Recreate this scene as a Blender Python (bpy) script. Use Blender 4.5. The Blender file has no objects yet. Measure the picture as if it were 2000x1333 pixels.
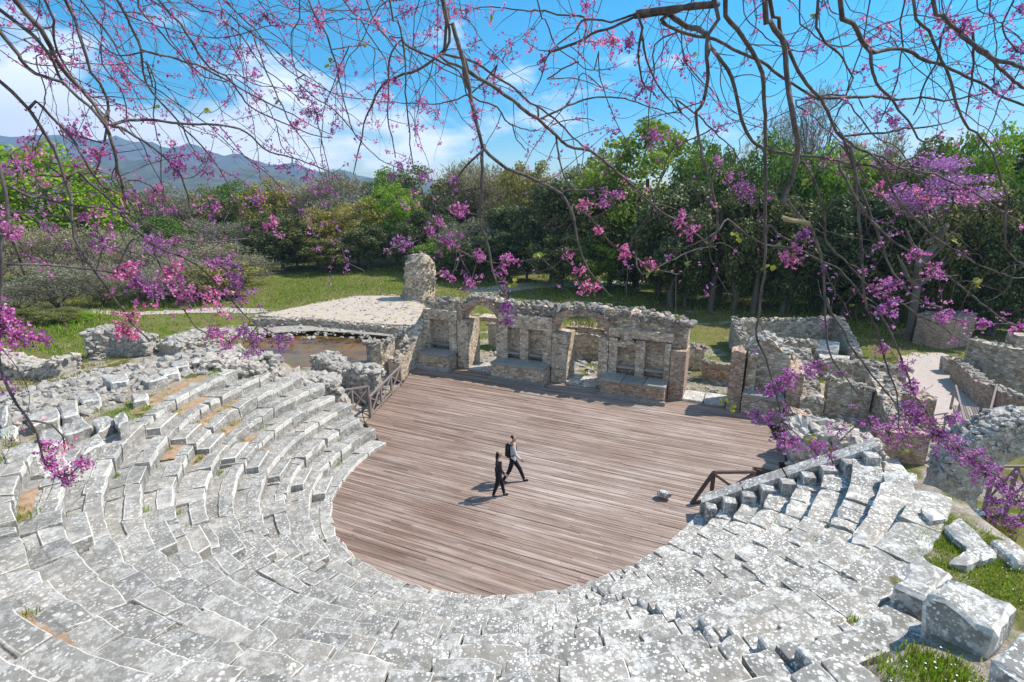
import bpy, bmesh, math, random
import numpy as np
from mathutils import Vector, Matrix, noise as mnoise
rnd = random.Random(7)
nr = np.random.RandomState(7)
scene = bpy.context.scene
COL = scene.collection
R = math.radians

# ------------------------------------------------------------------ camera numbers
F, PITCH, CAMH = 1050.0, 0.2603, 9.529
CP, SP = math.cos(PITCH), math.sin(PITCH)
def ray(x, y):
    a = (x-1000)/F; b = -(y-666.5)/F
    return Vector((a, CP+b*SP, -SP+b*CP))
def at(x, y, z=0.0):
    d = ray(x, y); t = (z-CAMH)/d.z
    return Vector((d.x*t, d.y*t, z))
def deep(x, y, dist):
    return Vector((0, 0, CAMH)) + ray(x, y)*dist
def atY(x, y, Y):
    d = ray(x, y); t = Y/d.y
    return Vector((d.x*t, Y, CAMH+d.z*t))
# theatre frame: s along the stage wall, v away from the seats
CX, CY = 0.6904, 17.6834
U = Vector((0.910, -0.415, 0)).normalized(); W = Vector((-U.y, U.x, 0))
def T(s, v, z=0.0):
    return Vector((CX, CY, 0)) + U*s + W*v + Vector((0, 0, z))
def toT(p):
    d = Vector((p[0]-CX, p[1]-CY, 0)); return d.dot(U), d.dot(W)
R0, TR, RI, Z0, HA, HB = 6.4266, .6237, .387, .154, .0121, .6438
def rad(n, th):
    return R0 + n*TR + HA*math.cos(2*th) + HB*math.sin(2*th)
def ztread(n): return Z0 + n*RI
def pol(n, th, z):
    r = rad(n, th); return Vector((CX+r*math.cos(th), CY+r*math.sin(th), z))
def polr(r, th, z): return Vector((CX+r*math.cos(th), CY+r*math.sin(th), z))
def rown(x, y):
    th = math.atan2(y-CY, x-CX); r = math.hypot(x-CX, y-CY)
    return (r-rad(0, th))/TR, math.degrees(th) % 360
def sm(a, b, x):
    t = min(1, max(0, (x-a)/(b-a))); return t*t*(3-2*t)

# ------------------------------------------------------------------ materials
def mat(name):
    m = bpy.data.materials.new(name); m.use_nodes = True
    nt = m.node_tree; b = nt.nodes['Principled BSDF']
    return m, nt, b
def nd(nt, t, **k):
    n = nt.nodes.new(t)
    for a, v in k.items(): setattr(n, a, v)
    return n
def ramp(nt, src, stops, interp='LINEAR'):
    r = nd(nt, 'ShaderNodeValToRGB'); e = r.color_ramp; e.interpolation = interp
    while len(e.elements) < len(stops): e.elements.new(.5)
    for el, (p, c) in zip(e.elements, stops):
        el.position = p
        el.color = (c, c, c, 1) if not hasattr(c, '__len__') else (*c, 1)
    if src is not None: nt.links.new(src, r.inputs[0])
    return r.outputs[0]
def mix(nt, fac, a, b, mode='MIX'):
    m = nd(nt, 'ShaderNodeMix', data_type='RGBA', blend_type=mode)
    for i, v in ((0, fac), (6, a), (7, b)):
        if hasattr(v, 'links') or isinstance(v, bpy.types.NodeSocket): nt.links.new(v, m.inputs[i])
        elif i == 0: m.inputs[0].default_value = v
        else: m.inputs[i].default_value = (*v, 1)
    return m.outputs[2]
def noise_t(nt, co, scale, detail=4, rough=.6):
    n = nd(nt, 'ShaderNodeTexNoise'); n.inputs['Scale'].default_value = scale
    n.inputs['Detail'].default_value = detail; n.inputs['Roughness'].default_value = rough
    nt.links.new(co, n.inputs['Vector']); return n.outputs['Fac']
def voro(nt, co, scale, feature='F1', rand=1.0):
    n = nd(nt, 'ShaderNodeTexVoronoi', feature=feature); n.inputs['Scale'].default_value = scale
    n.inputs['Randomness'].default_value = rand
    nt.links.new(co, n.inputs['Vector']); return n
def math_n(nt, op, a, b=None):
    m = nd(nt, 'ShaderNodeMath', operation=op)
    for i, v in enumerate((a, b)):
        if v is None: continue
        if isinstance(v, bpy.types.NodeSocket): nt.links.new(v, m.inputs[i])
        else: m.inputs[i].default_value = v
    return m.outputs[0]
def bump(nt, b, h, strength=.5, dist=.02):
    n = nd(nt, 'ShaderNodeBump'); n.inputs['Strength'].default_value = strength
    n.inputs['Distance'].default_value = dist
    nt.links.new(h, n.inputs['Height']); nt.links.new(n.outputs[0], b.inputs['Normal'])
def pos(nt):
    return nd(nt, 'ShaderNodeNewGeometry').outputs['Position']
def warp(nt, co, scale, amt):
    n = nd(nt, 'ShaderNodeTexNoise'); n.inputs['Scale'].default_value = scale
    nt.links.new(co, n.inputs['Vector'])
    v = nd(nt, 'ShaderNodeVectorMath', operation='SCALE'); nt.links.new(n.outputs['Color'], v.inputs[0]); v.inputs['Scale'].default_value = amt
    a = nd(nt, 'ShaderNodeVectorMath', operation='ADD'); nt.links.new(co, a.inputs[0]); nt.links.new(v.outputs[0], a.inputs[1])
    return a.outputs[0]
def stretch(nt, co, sc):
    v = nd(nt, 'ShaderNodeVectorMath', operation='MULTIPLY'); nt.links.new(co, v.inputs[0]); v.inputs[1].default_value = sc
    return v.outputs[0]

def lichen_stone(name, lo, hi, white=.8, spots=.5, dark=.5, tint=(1, .955, .875)):
    """weathered limestone: grey body, dark algae clouds, white lichen discs of mixed size"""
    m, nt, b = mat(name); P = pos(nt)
    oi = nd(nt, 'ShaderNodeObjectInfo').outputs['Random']
    big = noise_t(nt, P, .9, 5); mid = noise_t(nt, P, 5.5, 6, .7); fine = noise_t(nt, P, 38, 4, .75)
    base = ramp(nt, mid, [(.25, tuple(lo*t for t in tint)), (.75, tuple(hi*t for t in tint))])
    ob = ramp(nt, oi, [(0, (.66, .66, .66)), (.3, (.92, .90, .86)), (.6, (1.0, .99, .97)), (.85, (1.12, 1.06, .98)), (1, (1.38, 1.36, 1.32))])
    c = mix(nt, 1.0, base, ob, 'MULTIPLY')
    dk = ramp(nt, noise_t(nt, P, 2.6, 6, .72), [(.50, 0.), (.70, dark)])
    c = mix(nt, dk, c, tuple(lo*.62*t for t in (1, .99, .93)))
    # ochre earth stain in clouds
    oc = ramp(nt, noise_t(nt, P, .55, 4), [(.60, 0.), (.78, .45)])
    c = mix(nt, oc, c, (.34, .27, .20))
    c = mix(nt, ramp(nt, fine, [(.35, 0.), (.75, .35)]), c, tuple(min(1, hi*1.25*t) for t in tint))
    Pw = warp(nt, P, 9, .05)
    dens = ramp(nt, noise_t(nt, P, 1.1, 3), [(.34, .15), (.55, 1.)])
    s1 = ramp(nt, voro(nt, Pw, 7.5).outputs['Distance'], [(.21, 1.), (.29, 0.)])
    s2 = ramp(nt, voro(nt, Pw, 17).outputs['Distance'], [(.22, 1.), (.33, 0.)])
    s3 = ramp(nt, voro(nt, P, 3.2).outputs['Distance'], [(.09, 1.), (.17, 0.)])
    s = math_n(nt, 'MAXIMUM', math_n(nt, 'MULTIPLY', math_n(nt, 'MAXIMUM', s1, s2), dens), math_n(nt, 'MULTIPLY', s3, dens))
    pat = ramp(nt, noise_t(nt, P, 3.3, 7, .8), [(.50, 0.), (.58, .85)])
    # the lichen grows thickest on the lower and right-hand seats
    sx_ = nd(nt, 'ShaderNodeSeparateXYZ'); nt.links.new(P, sx_.inputs[0])
    gx = ramp(nt, math_n(nt, 'ADD', math_n(nt, 'MULTIPLY', sx_.outputs[0], .05), .5), [(.05, .50), (.38, .62), (.56, 1.)])
    brk = ramp(nt, noise_t(nt, P, 46, 3, .7), [(.30, .35), (.52, 1.)])
    s = math_n(nt, 'MULTIPLY', math_n(nt, 'MULTIPLY', math_n(nt, 'MAXIMUM', s, math_n(nt, 'MULTIPLY', pat, .6)), brk), math_n(nt, 'MULTIPLY', gx, spots))
    c = mix(nt, s, c, (white, white*.975, white*.92))
    nt.links.new(c, b.inputs['Base Color']); b.inputs['Roughness'].default_value = .92
    b.inputs['Specular IOR Level'].default_value = .2
    h = math_n(nt, 'ADD', mid, math_n(nt, 'MULTIPLY', fine, .45))
    bump(nt, b, h, .75, .03)
    return m

def masonry(name, c1, c2, mortar, scale=5.0, zs=1.7, depth=.05, streak=.35):
    """small squared rubble courses: stretched Voronoi cells with recessed mortar"""
    m, nt, b = mat(name); P = pos(nt)
    Pw = warp(nt, stretch(nt, P, (1, 1, zs)), 3.5, .09)
    e = voro(nt, Pw, scale, 'DISTANCE_TO_EDGE', .85).outputs['Distance']
    vc = voro(nt, Pw, scale, 'F1', .85).outputs['Color']
    sep = nd(nt, 'ShaderNodeSeparateColor'); nt.links.new(vc, sep.inputs[0])
    c = ramp(nt, sep.outputs[0], [(0, c1), (.55, c2), (1, tuple(min(1, x*1.35) for x in c2))])
    red = ramp(nt, sep.outputs[1], [(.80, 0.), (.86, .75)])
    c = mix(nt, red, c, (.32, .17, .11))
    mm = ramp(nt, e, [(.02, 1.), (.075, 0.)])
    c = mix(nt, mm, c, mortar)
    st = ramp(nt, noise_t(nt, stretch(nt, P, (1, 1, .35)), 1.6, 6, .7), [(.48, 0.), (.72, streak)])
    c = mix(nt, st, c, (.09, .085, .075))
    wl = ramp(nt, noise_t(nt, P, 2.7, 6, .75), [(.58, 0.), (.68, .5)])
    c = mix(nt, wl, c, (.62, .60, .55))
    f = noise_t(nt, P, 26, 5, .7)
    c = mix(nt, .35, c, ramp(nt, f, [(.3, .25), (.75, 1.)]), 'MULTIPLY')
    nt.links.new(c, b.inputs['Base Color']); b.inputs['Roughness'].default_value = .95
    b.inputs['Specular IOR Level'].default_value = .15
    h = math_n(nt, 'ADD', ramp(nt, e, [(0, 0.), (.12, 1.)]), math_n(nt, 'MULTIPLY', f, .6))
    bump(nt, b, h, .9, depth)
    return m

M_SEAT = lichen_stone('seat_limestone', .175, .33, .92, .95, .55)
M_EDGE = lichen_stone('worn_lit_edge_limestone', .36, .68, .90, .95, .45)  # pale worn, lichened edges; sunlit edge highlights put into the colour too
M_BLOCK = lichen_stone('pale_limestone', .20, .37, .92, 1.0, .5)
M_RUB = lichen_stone('rubble_stone', .18, .48, .86, .7, .75, (1, .92, .82))
M_RUBD = lichen_stone('wall_head_rubble', .15, .34, .74, .40, .85, (1, .89, .77))
M_WALL = masonry('stage_wall_masonry', (.50, .385, .275), (.70, .575, .43), (.74, .66, .53), 5.2, 1.6)
M_WALLG = masonry('grey_masonry', (.38, .32, .245), (.60, .52, .41), (.64, .57, .47), 4.2, 1.9)
M_BRICK = masonry('brick_masonry', (.46, .30, .21), (.62, .45, .33), (.66, .56, .45), 6.5, 2.6)
M_SLAB = lichen_stone('bench_slab_stone', .20, .33, .6, .2, .6)

def wood(name, c1, c2, bleach=None):
    m, nt, b = mat(name)
    oc = nd(nt, 'ShaderNodeTexCoord').outputs['Object']
    rp = nd(nt, 'ShaderNodeNewGeometry').outputs['Random Per Island']
    base = ramp(nt, rp, [(0, tuple(x*.80 for x in c1)), (.4, c1), (.85, c2), (1, tuple(x*1.12 for x in c2))])
    gr = noise_t(nt, stretch(nt, oc, (.9, 24, 24)), 3.0, 6, .7)
    c = mix(nt, .75, base, ramp(nt, gr, [(.3, .35), (.7, 1.3)]), 'MULTIPLY')
    bl = ramp(nt, noise_t(nt, stretch(nt, oc, (.26, 6.0, 1)), 1.0, 5, .65), [(.46, 0.), (.62, .85)])
    big = ramp(nt, noise_t(nt, oc, .2, 4), [(.36, .15), (.66, 1.)])
    if bleach:
        sx = nd(nt, 'ShaderNodeSeparateXYZ'); nt.links.new(oc, sx.inputs[0])
        big = math_n(nt, 'MULTIPLY', big, ramp(nt, math_n(nt, 'ADD', math_n(nt, 'MULTIPLY', sx.outputs[0], .06), .5), [(.12, .25), (.5, .9), (.85, 1.)]))
        c = mix(nt, math_n(nt, 'MULTIPLY', big, .50), c, mix(nt, .6, bleach, ramp(nt, gr, [(.3, .55), (.7, 1.2)]), 'MULTIPLY'))
        c = mix(nt, math_n(nt, 'MULTIPLY', bl, math_n(nt, 'ADD', math_n(nt, 'MULTIPLY', big, .6), .25)), c, tuple(min(1, x*1.5) for x in bleach))
        # damp dark stains and knots
        stn = ramp(nt, noise_t(nt, stretch(nt, oc, (.8, 2.5, 1)), 1.3, 6, .75), [(.60, 0.), (.72, .55)])
        c = mix(nt, stn, c, tuple(x*.45 for x in c1))
    nt.links.new(c, b.inputs['Base Color']); b.inputs['Roughness'].default_value = .75
    b.inputs['Specular IOR Level'].default_value = .25
    bump(nt, b, gr, .5, .012)
    return m
M_DECK = wood('weathered_deck_boards', (.20, .125, .088), (.28, .185, .136), (.395, .325, .285))
M_RAIL = wood('stained_rail_timber', (.10, .062, .05), (.17, .11, .09))
M_RAILG = wood('greyed_rail_timber', (.22, .17, .15), (.34, .28, .26))

def simple(name, c, rough=.8, var=.25, scale=30):
    m, nt, b = mat(name); n = noise_t(nt, pos(nt), scale, 4)
    cc = ramp(nt, n, [(.3, tuple(x*(1-var) for x in c)), (.7, tuple(min(1, x*(1+var)) for x in c))])
    nt.links.new(cc, b.inputs['Base Color']); b.inputs['Roughness'].default_value = rough
    b.inputs['Specular IOR Level'].default_value = .2
    return m
def leafy(name, cols, trans=.3, rough=.55):
    m, nt, b = mat(name)
    rp = nd(nt, 'ShaderNodeNewGeometry').outputs['Random Per Island']
    k = len(cols)-1
    c = ramp(nt, rp, [(i/k, cl) for i, cl in enumerate(cols)])
    oi = nd(nt, 'ShaderNodeObjectInfo').outputs['Random']
    ob = ramp(nt, oi, [(0, (.70, .80, .82)), (.5, (1, 1, 1)), (1, (1.4, 1.22, .9))])
    c = mix(nt, 1.0, c, ob, 'MULTIPLY')
    nt.links.new(c, b.inputs['Base Color']); b.inputs['Roughness'].default_value = rough
    b.inputs['Specular IOR Level'].default_value = .25
    if trans:
        tr = nd(nt, 'ShaderNodeBsdfTranslucent'); nt.links.new(c, tr.inputs[0])
        ms = nd(nt, 'ShaderNodeMixShader'); ms.inputs[0].default_value = trans
        out = nt.nodes['Material Output']
        nt.links.new(b.outputs[0], ms.inputs[1]); nt.links.new(tr.outputs[0], ms.inputs[2])
        nt.links.new(ms.outputs[0], out.inputs[0])
    return m
L_BRIGHT = leafy('fresh_green_leaf', [(.13, .25, .018), (.22, .38, .025), (.30, .42, .04)], .4)
L_DARK = leafy('dark_evergreen_leaf', [(.032, .05, .02), (.085, .115, .034), (.23, .235, .085)], .24)
L_OLIVE = leafy('olive_green_leaf', [(.13, .15, .04), (.22, .225, .065), (.33, .295, .11)], .34)
L_GREEN = leafy('mid_green_leaf', [(.08, .15, .022), (.15, .25, .03), (.25, .34, .055)], .36)
L_BUD = leafy('grey_brown_buds', [(.20, .18, .12), (.30, .27, .18), (.36, .34, .20)], .1, .9)
L_PALE = leafy('pale_twig_buds', [(.30, .27, .24), (.42, .38, .34), (.36, .35, .26)], .1, .9)
L_PINKT = leafy('distant_judas_blossom', [(.60, .16, .52), (.74, .26, .64), (.80, .42, .72)], .3)
L_GRASS = leafy('grass_blade', [(.12, .20, .018), (.22, .36, .03), (.36, .46, .08)], .4)
L_DRY = leafy('dry_grass_blade', [(.20, .19, .05), (.30, .27, .10), (.14, .19, .03)], .3)
M_WHITEF = simple('white_petal', (.80, .80, .74), .7, .1)
L_BLOS = leafy('judas_blossom', [(.42, .06, .32), (.58, .12, .48), (.71, .28, .61), (.81, .50, .72)], .45)
L_BUDS = leafy('judas_bud', [(.24, .035, .17), (.36, .06, .28), (.48, .13, .38)], .25)
L_YOUNG = leafy('young_judas_leaf', [(.36, .40, .06), (.48, .46, .07), (.42, .34, .10)], .4)
def bark(name, lo, hi, sc=22):
    m, nt, b = mat(name); P = pos(nt)
    n1 = noise_t(nt, stretch(nt, P, (1, 1, .4)), sc, 6, .75); n2 = noise_t(nt, P, 60, 4, .7)
    c = ramp(nt, n1, [(.3, lo), (.52, tuple((a+b_)/2 for a, b_ in zip(lo, hi))), (.72, hi)])
    c = mix(nt, .4, c, ramp(nt, n2, [(.3, .4), (.7, 1.3)]), 'MULTIPLY')
    nt.links.new(c, b.inputs['Base Color']); b.inputs['Roughness'].default_value = .85
    bump(nt, b, n1, .8, .008)
    return m
M_BARK = bark('judas_bark', (.022, .016, .018), (.25, .20, .19), 26)
M_TRUNK = bark('tree_trunk_bark', (.06, .05, .04), (.20, .17, .14), 8)

# ------------------------------------------------------------------ mesh helpers
def tag(o, label=None, cat=None, group=None, kind=None):
    if label: o['label'] = label
    if cat: o['category'] = cat
    if group: o['group'] = group
    if kind: o['kind'] = kind
    return o
def empty(name, loc=(0, 0, 0), rz=0.0, **k):
    o = bpy.data.objects.new(name, None); COL.objects.link(o)
    o.location = loc; o.rotation_euler = (0, 0, rz); o.empty_display_size = .2
    return tag(o, **k)
class MB:
    def __init__(s): s.v = []; s.f = []; s.m = []; s.n = 0
    def add(s, vs, fs, mi=0):
        o = s.n
        s.v.append(np.asarray(vs, dtype=np.float64).reshape(-1, 3)); s.n += len(vs)
        s.f.extend([tuple(i+o for i in f) for f in fs])
        if hasattr(mi, '__len__'): s.m.extend(mi)
        else: s.m.extend([mi]*len(fs))
    def box(s, c, ax, ay, az, mi=0):
        c, ax, ay, az = Vector(c), Vector(ax), Vector(ay), Vector(az)
        vs = [c+ax*i+ay*j+az*k for k in (-1, 1) for j in (-1, 1) for i in (-1, 1)]
        s.add(vs, [(0, 2, 3, 1), (4, 5, 7, 6), (0, 1, 5, 4), (2, 6, 7, 3), (0, 4, 6, 2), (1, 3, 7, 5)], mi)
    def bar(s, a, b, w, h, mi=0, up=(0, 0, 1)):
        a, b = Vector(a), Vector(b); d = b-a; L = d.length; d.normalize()
        u = Vector(up)
        if abs(d.dot(u)) > .97: u = Vector((U.x, U.y, 0))
        sd = d.cross(u).normalized(); u2 = sd.cross(d)
        s.box((a+b)/2, d*(L/2), sd*(w/2), u2*(h/2), mi)
    def tube(s, pts, rads, sides=6, mi=0, cap=True):
        P = [Vector(p) for p in pts]; k = len(P); vs = []; fs = []
        prev = None
        for i, p in enumerate(P):
            d = (P[min(i+1, k-1)]-P[max(i-1, 0)]).normalized()
            a = prev if prev is not None else (Vector((0, 0, 1)) if abs(d.z) < .9 else Vector((1, 0, 0)))
            a = (a - d*a.dot(d)).normalized(); prev = a; bb = d.cross(a)
            for q in range(sides):
                t = 2*math.pi*q/sides
                vs.append(p + (a*math.cos(t)+bb*math.sin(t))*rads[i])
        for i in range(k-1):
            for q in range(sides):
                q2 = (q+1) % sides
                fs.append((i*sides+q, i*sides+q2, (i+1)*sides+q2, (i+1)*sides+q))
        if cap:
            fs.append(tuple(range(sides-1, -1, -1))); fs.append(tuple((k-1)*sides+q for q in range(sides)))
        s.add(vs, fs, mi)
    def build(s, name, mats, parent=None, smooth=False, origin=None):
        me = bpy.data.meshes.new(name)
        V = np.concatenate(s.v) if s.v else np.zeros((0, 3))
        if origin is not None: V = V-np.array(origin)
        me.from_pydata(V.tolist(), [], s.f)
        if not isinstance(mats, (list, tuple)): mats = [mats]
        for m_ in mats: me.materials.append(m_)
        if len(mats) > 1: me.polygons.foreach_set('material_index', s.m)
        if smooth: me.polygons.foreach_set('use_smooth', [True]*len(me.polygons))
        me.update()
        o = bpy.data.objects.new(name, me); COL.objects.link(o)
        if origin is not None: o.location = origin
        if parent is not None: o.parent = parent
        return o
def centroid(mb):
    V = np.concatenate(mb.v); c = V.mean(0); c[2] = V[:, 2].min(); return tuple(c)
def nz(p, sc, seed=0.0):
    return mnoise.noise(Vector((p[0]*sc+seed, p[1]*sc+seed*1.7, p[2]*sc-seed)))
def nv(p, sc, seed=0.0):
    return Vector((nz(p, sc, seed), nz(p, sc, seed+31.4), nz(p, sc, seed+77.7)))

# stone templates for rubble
STONES = []
for k in range(7):
    bm = bmesh.new(); bmesh.ops.create_icosphere(bm, subdivisions=2 if k < 4 else 1, radius=1)
    sx = (rnd.uniform(.8, 1.2), rnd.uniform(.6, 1.0), rnd.uniform(.5, .8))
    for v in bm.verts:
        p = v.co.copy(); q = 1+.42*nz(p, 1.1, k*9.1)+.15*nz(p, 2.9, k*4.1)
        c_ = Vector((max(-.72, min(.72, p.x)), max(-.72, min(.72, p.y)), max(-.68, min(.68, p.z))))
        v.co = Vector((c_.x*sx[0], c_.y*sx[1], c_.z*sx[2]))*q
    bm.verts.ensure_lookup_table()
    STONES.append((np.array([v.co[:] for v in bm.verts]), [tuple(v.index for v in f.verts) for f in bm.faces])); bm.free()
def stone(mb, p, size, mi=0, flat=1.0, tilt=.5):
    V, Fs = STONES[rnd.randrange(len(STONES))]
    rm = Matrix.Rotation(rnd.uniform(0, 6.28), 3, 'Z') @ Matrix.Rotation(rnd.uniform(-tilt, tilt), 3, 'X') @ Matrix.Rotation(rnd.uniform(-tilt, tilt), 3, 'Y')
    A = (V*np.array([1, 1, flat])*size) @ np.array(rm).T + np.array(p)
    mb.add(A, Fs, mi)

def path_sample(pts, step):
    P = [Vector(p) for p in pts]; out = []
    for a, b in zip(P, P[1:]):
        k = max(1, int(round((b-a).length/step)))
        out += [a.lerp(b, i/k) for i in range(k)]
    return out+[P[-1]]
def rough_wall(mb, pts, th, zb, zt, step=.16, nzr=8, amp=.05, jag=.10, seed=0., closed_bottom=False, cap0=True, cap1=True, mi=0, topmi=None):
    """a masonry wall along a plan path; zb / zt are numbers or functions of the 0..1 run"""
    S = path_sample([Vector((p[0], p[1], 0)) for p in pts], step); k = len(S)
    fb = zb if callable(zb) else (lambda t: zb); ft = zt if callable(zt) else (lambda t: zt)
    rows = 2*(nzr+1)+1; vs = []; fs = []; mis = []
    for i, p in enumerate(S):
        d = (S[min(i+1, k-1)]-S[max(i-1, 0)]).normalized(); nrm = Vector((-d.y, d.x, 0)); t = i/(k-1)
        z0, z1 = fb(t), ft(t)
        ring = []
        for j in range(nzr+1): ring.append((p-nrm*(th/2), z0+(z1-z0)*j/nzr, j/nzr, -1))
        ring.append((p, z1+.02, 1, 0))
        for j in range(nzr, -1, -1): ring.append((p+nrm*(th/2), z0+(z1-z0)*j/nzr, j/nzr, 1))
        for (q, z, fr, side) in ring:
            w = Vector((q.x, q.y, z))
            dz = jag*(nz((w.x, w.y, 0), 1.7, seed+side*.3)+.8*nz((w.x, w.y, 0), 5.1, seed+3+side)) * sm(.55, 1.0, fr)
            off = nrm*(amp*nz(w, 1.3, seed)+amp*.7*nz(w, 4.2, seed+5)) + d*(amp*.5*nz(w, 3.1, seed+9))
            vs.append(w+off+Vector((0, 0, dz)))
    for i in range(k-1):
        a, b = i*rows, (i+1)*rows
        for j in range(rows-1):
            fs.append((a+j, b+j, b+j+1, a+j+1))
            mis.append(topmi if (topmi is not None and nzr <= j <= nzr+1) else mi)
        if closed_bottom: fs.append((a+rows-1, b+rows-1, b, a)); mis.append(mi)
    def cap(a, rev):
        for j in range(nzr):
            q = (a+j, a+j+1, a+rows-2-j, a+rows-1-j)
            fs.append(q[::-1] if rev else q); mis.append(mi)
        q = (a+nzr, a+nzr+1, a+nzr+2); fs.append(q[::-1] if rev else q); mis.append(mi)
    if cap0: cap(0, False)
    if cap1: cap((k-1)*rows, True)
    mb.add(vs, fs, mis)
def rubble_top(mb, pts, th, zt, size=(.10, .24), per=9, mi=0, zj=.05):
    S = path_sample([Vector((p[0], p[1], 0)) for p in pts], .25); k = len(S)
    ft = zt if callable(zt) else (lambda t: zt)
    for i, p in enumerate(S):
        t = i/max(1, k-1)
        d = (S[min(i+1, k-1)]-S[max(i-1, 0)]).normalized(); nrm = Vector((-d.y, d.x, 0))
        for _ in range(int(per*.25)+ (1 if rnd.random() < (per*.25) % 1 else 0)):
            q = p+nrm*rnd.uniform(-th/2, th/2)+d*rnd.uniform(-.15, .15)
            sz = rnd.uniform(*size)
            stone(mb, (q.x, q.y, ft(t)+rnd.uniform(-zj, zj)+sz*.1), sz, mi)
def part(name, mb, mats, parent, label=None, smooth=False):
    o = mb.build(name, mats, None, smooth)
    return attach(o, parent, label)
def attach(o, parent, label=None):
    o.parent = parent; o.matrix_parent_inverse = parent_world(parent).inverted()
    if label: o['label'] = label
    return o
def parent_world(p):
    m = Matrix.LocRotScale(p.location, p.rotation_euler, p.scale)
    if p.parent is not None: m = parent_world(p.parent) @ p.matrix_parent_inverse @ m
    return m
def solid(mb, corners, z1, z0, mi_body=0, mi_edge=None, bev=.03, rough=.02, cuts=3, seed=0., tilt=(0, 0)):
    """an irregular block: plan quad (4 points, any order round), top z1, bottom z0; bevelled and roughened"""
    bm = bmesh.new(); P = [Vector((c[0], c[1], 0)) for c in corners]
    area = sum(P[i].x*P[(i+1) % 4].y-P[(i+1) % 4].x*P[i].y for i in range(4))
    if area < 0: P = P[::-1]
    c0 = sum(P, Vector())/4
    lo = [bm.verts.new((p.x, p.y, z0)) for p in P]
    hi = [bm.verts.new((p.x, p.y, z1+tilt[0]*(p.x-c0.x)+tilt[1]*(p.y-c0.y)+rnd.uniform(-.012, .012))) for p in P]
    bm.faces.new(hi); bm.faces.new(lo[::-1])
    for i in range(4): bm.faces.new((lo[i], lo[(i+1) % 4], hi[(i+1) % 4], hi[i]))
    bm.normal_update()
    old = set(bm.faces)
    res = bmesh.ops.bevel(bm, geom=[e for e in bm.edges if not (e.verts[0] in lo and e.verts[1] in lo)], offset=bev, segments=1, affect='EDGES', profile=.5)
    bev_f = set(res['faces'])
    for f in bm.faces: f.material_index = 1 if (f in bev_f and mi_edge is not None) else 0
    bmesh.ops.subdivide_edges(bm, edges=[e for e in bm.edges if e.calc_length() > .35], cuts=cuts, use_grid_fill=True)
    for v in bm.verts:
        v.co += nv(v.co, 2.3, seed)*rough*1.3 + nv(v.co, 7.0, seed+4)*rough*.9
    bm.verts.ensure_lookup_table(); bm.verts.index_update()
    mb.add([v.co[:] for v in bm.verts], [tuple(v.index for v in f.verts) for f in bm.faces],
           [(mi_edge if f.material_index else mi_body) for f in bm.faces])
    bm.free()

# ------------------------------------------------------------------ terrain
NLIM = 8
def nlim(deg):
    a = sm(203, 208, deg)*(1-sm(296, 300, deg))
    return 8+(4.2-1.7*sm(283.5, 286, deg))*a - 1.6*sm(322, 330, deg)*(1-sm(345, 350, deg))
POOL = [at(*p, -.25) for p in ((470, 650), (620, 637), (835, 655), (835, 700), (740, 706), (640, 722), (490, 730))]
def inpoly(x, y, P):
    c = False
    for i in range(len(P)):
        a, b = P[i], P[i-1]
        if (a.y > y) != (b.y > y) and x < (b.x-a.x)*(y-a.y)/(b.y-a.y)+a.x: c = not c
    return c
def gz(x, y):
    s, v = toT((x, y)); n, deg = rown(x, y)
    base = .12*nz((x, y, 0), .09)+.05*nz((x, y, 0), .5)
    d = math.hypot(x, y)
    base += sm(60, 130, y)*1.0 + sm(26, 70, x)*sm(20, 60, y)*3.5
    if d > 250: base += -1.0
    if -11.5 < s < 9 and -8 < v < 9.2: base = -.55
    if inpoly(x, y, POOL): base = -.9
    N = nlim(deg)
    if v < 6 and (v < 0 or abs(s) > 5.5):
        zN = ztread(N)
        if n < N+.45: zc = ztread(max(n, 0))-.52
        else:
            zc = zN-.06
            k = n-N-.45
            side = sm(205, 240, deg)*(1-sm(286, 300, deg))
            zc += side*min(k*.22, 3.4)
            if deg <= 215 or deg > 330 or deg < 90: zc += .012*k
            if s > 0 and side < 1: zc -= (1-side)*max(0, k-(4.2-3.3*sm(308, 322, deg)))*.62
            if s < 0: zc -= (1-side)*max(0, k-4)*.16
        zc = min(zc, 7.4)
        if v > -1.0: # beyond the side walls the bank falls away
            zc -= (v+1.0)*(1.6 if s > 0 else .72)
        if v > -.9 and abs(s) < 11 and s > 0: zc = -9
        base2 = max(base, zc)
        return base2 + (.05*nz((x, y, 0), 1.3) if n > N+.4 else 0)
    return base
def axis(lo, hi, a, b, fine, grow):
    xs = list(np.arange(a, b+1e-6, fine)); st = fine
    x = b
    while x < hi: st *= grow; x += st; xs.append(min(x, hi))
    st = fine; x = a
    while x > lo: st *= grow; x -= st; xs.insert(0, max(x, lo))
    return xs
xs = axis(-4100, 4100, -26, 26, .42, 1.13); ys = axis(-300, 3350, -2, 46, .42, 1.13)
gv = []; soil = []
def soil_at(x, y):
    """0 grass .. 1 pale stony earth"""
    n, deg = rown(x, y); s, v = toT((x, y))
    k = .5+.9*nz((x, y, 3), .35)+.5*nz((x, y, 9), 1.2)
    if n < nlim(deg)+.6 and v < 3: return 1.0
    if v < 12 and s < 0 and n < 42: return min(1, max(0, k+.28+.5*nz((x, y, 21), 2.6)))
    if s > 0 and v < 20 and n < 22: return min(1, max(0, k-.02+.5*nz((x, y, 21), 2.6)))
    if 9 <= v < 16 and abs(s) < 22: return min(1, max(0, k+.1))
    if math.hypot(x, y) > 130: return .3
    return min(1, max(0, k-.55))
for y in ys:
    for x in xs:
        gv.append((x, y, gz(x, y))); soil.append(soil_at(x, y))
nx_ = len(xs)
gf = [(j*nx_+i, j*nx_+i+1, (j+1)*nx_+i+1, (j+1)*nx_+i) for j in range(len(ys)-1) for i in range(nx_-1)]
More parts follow.
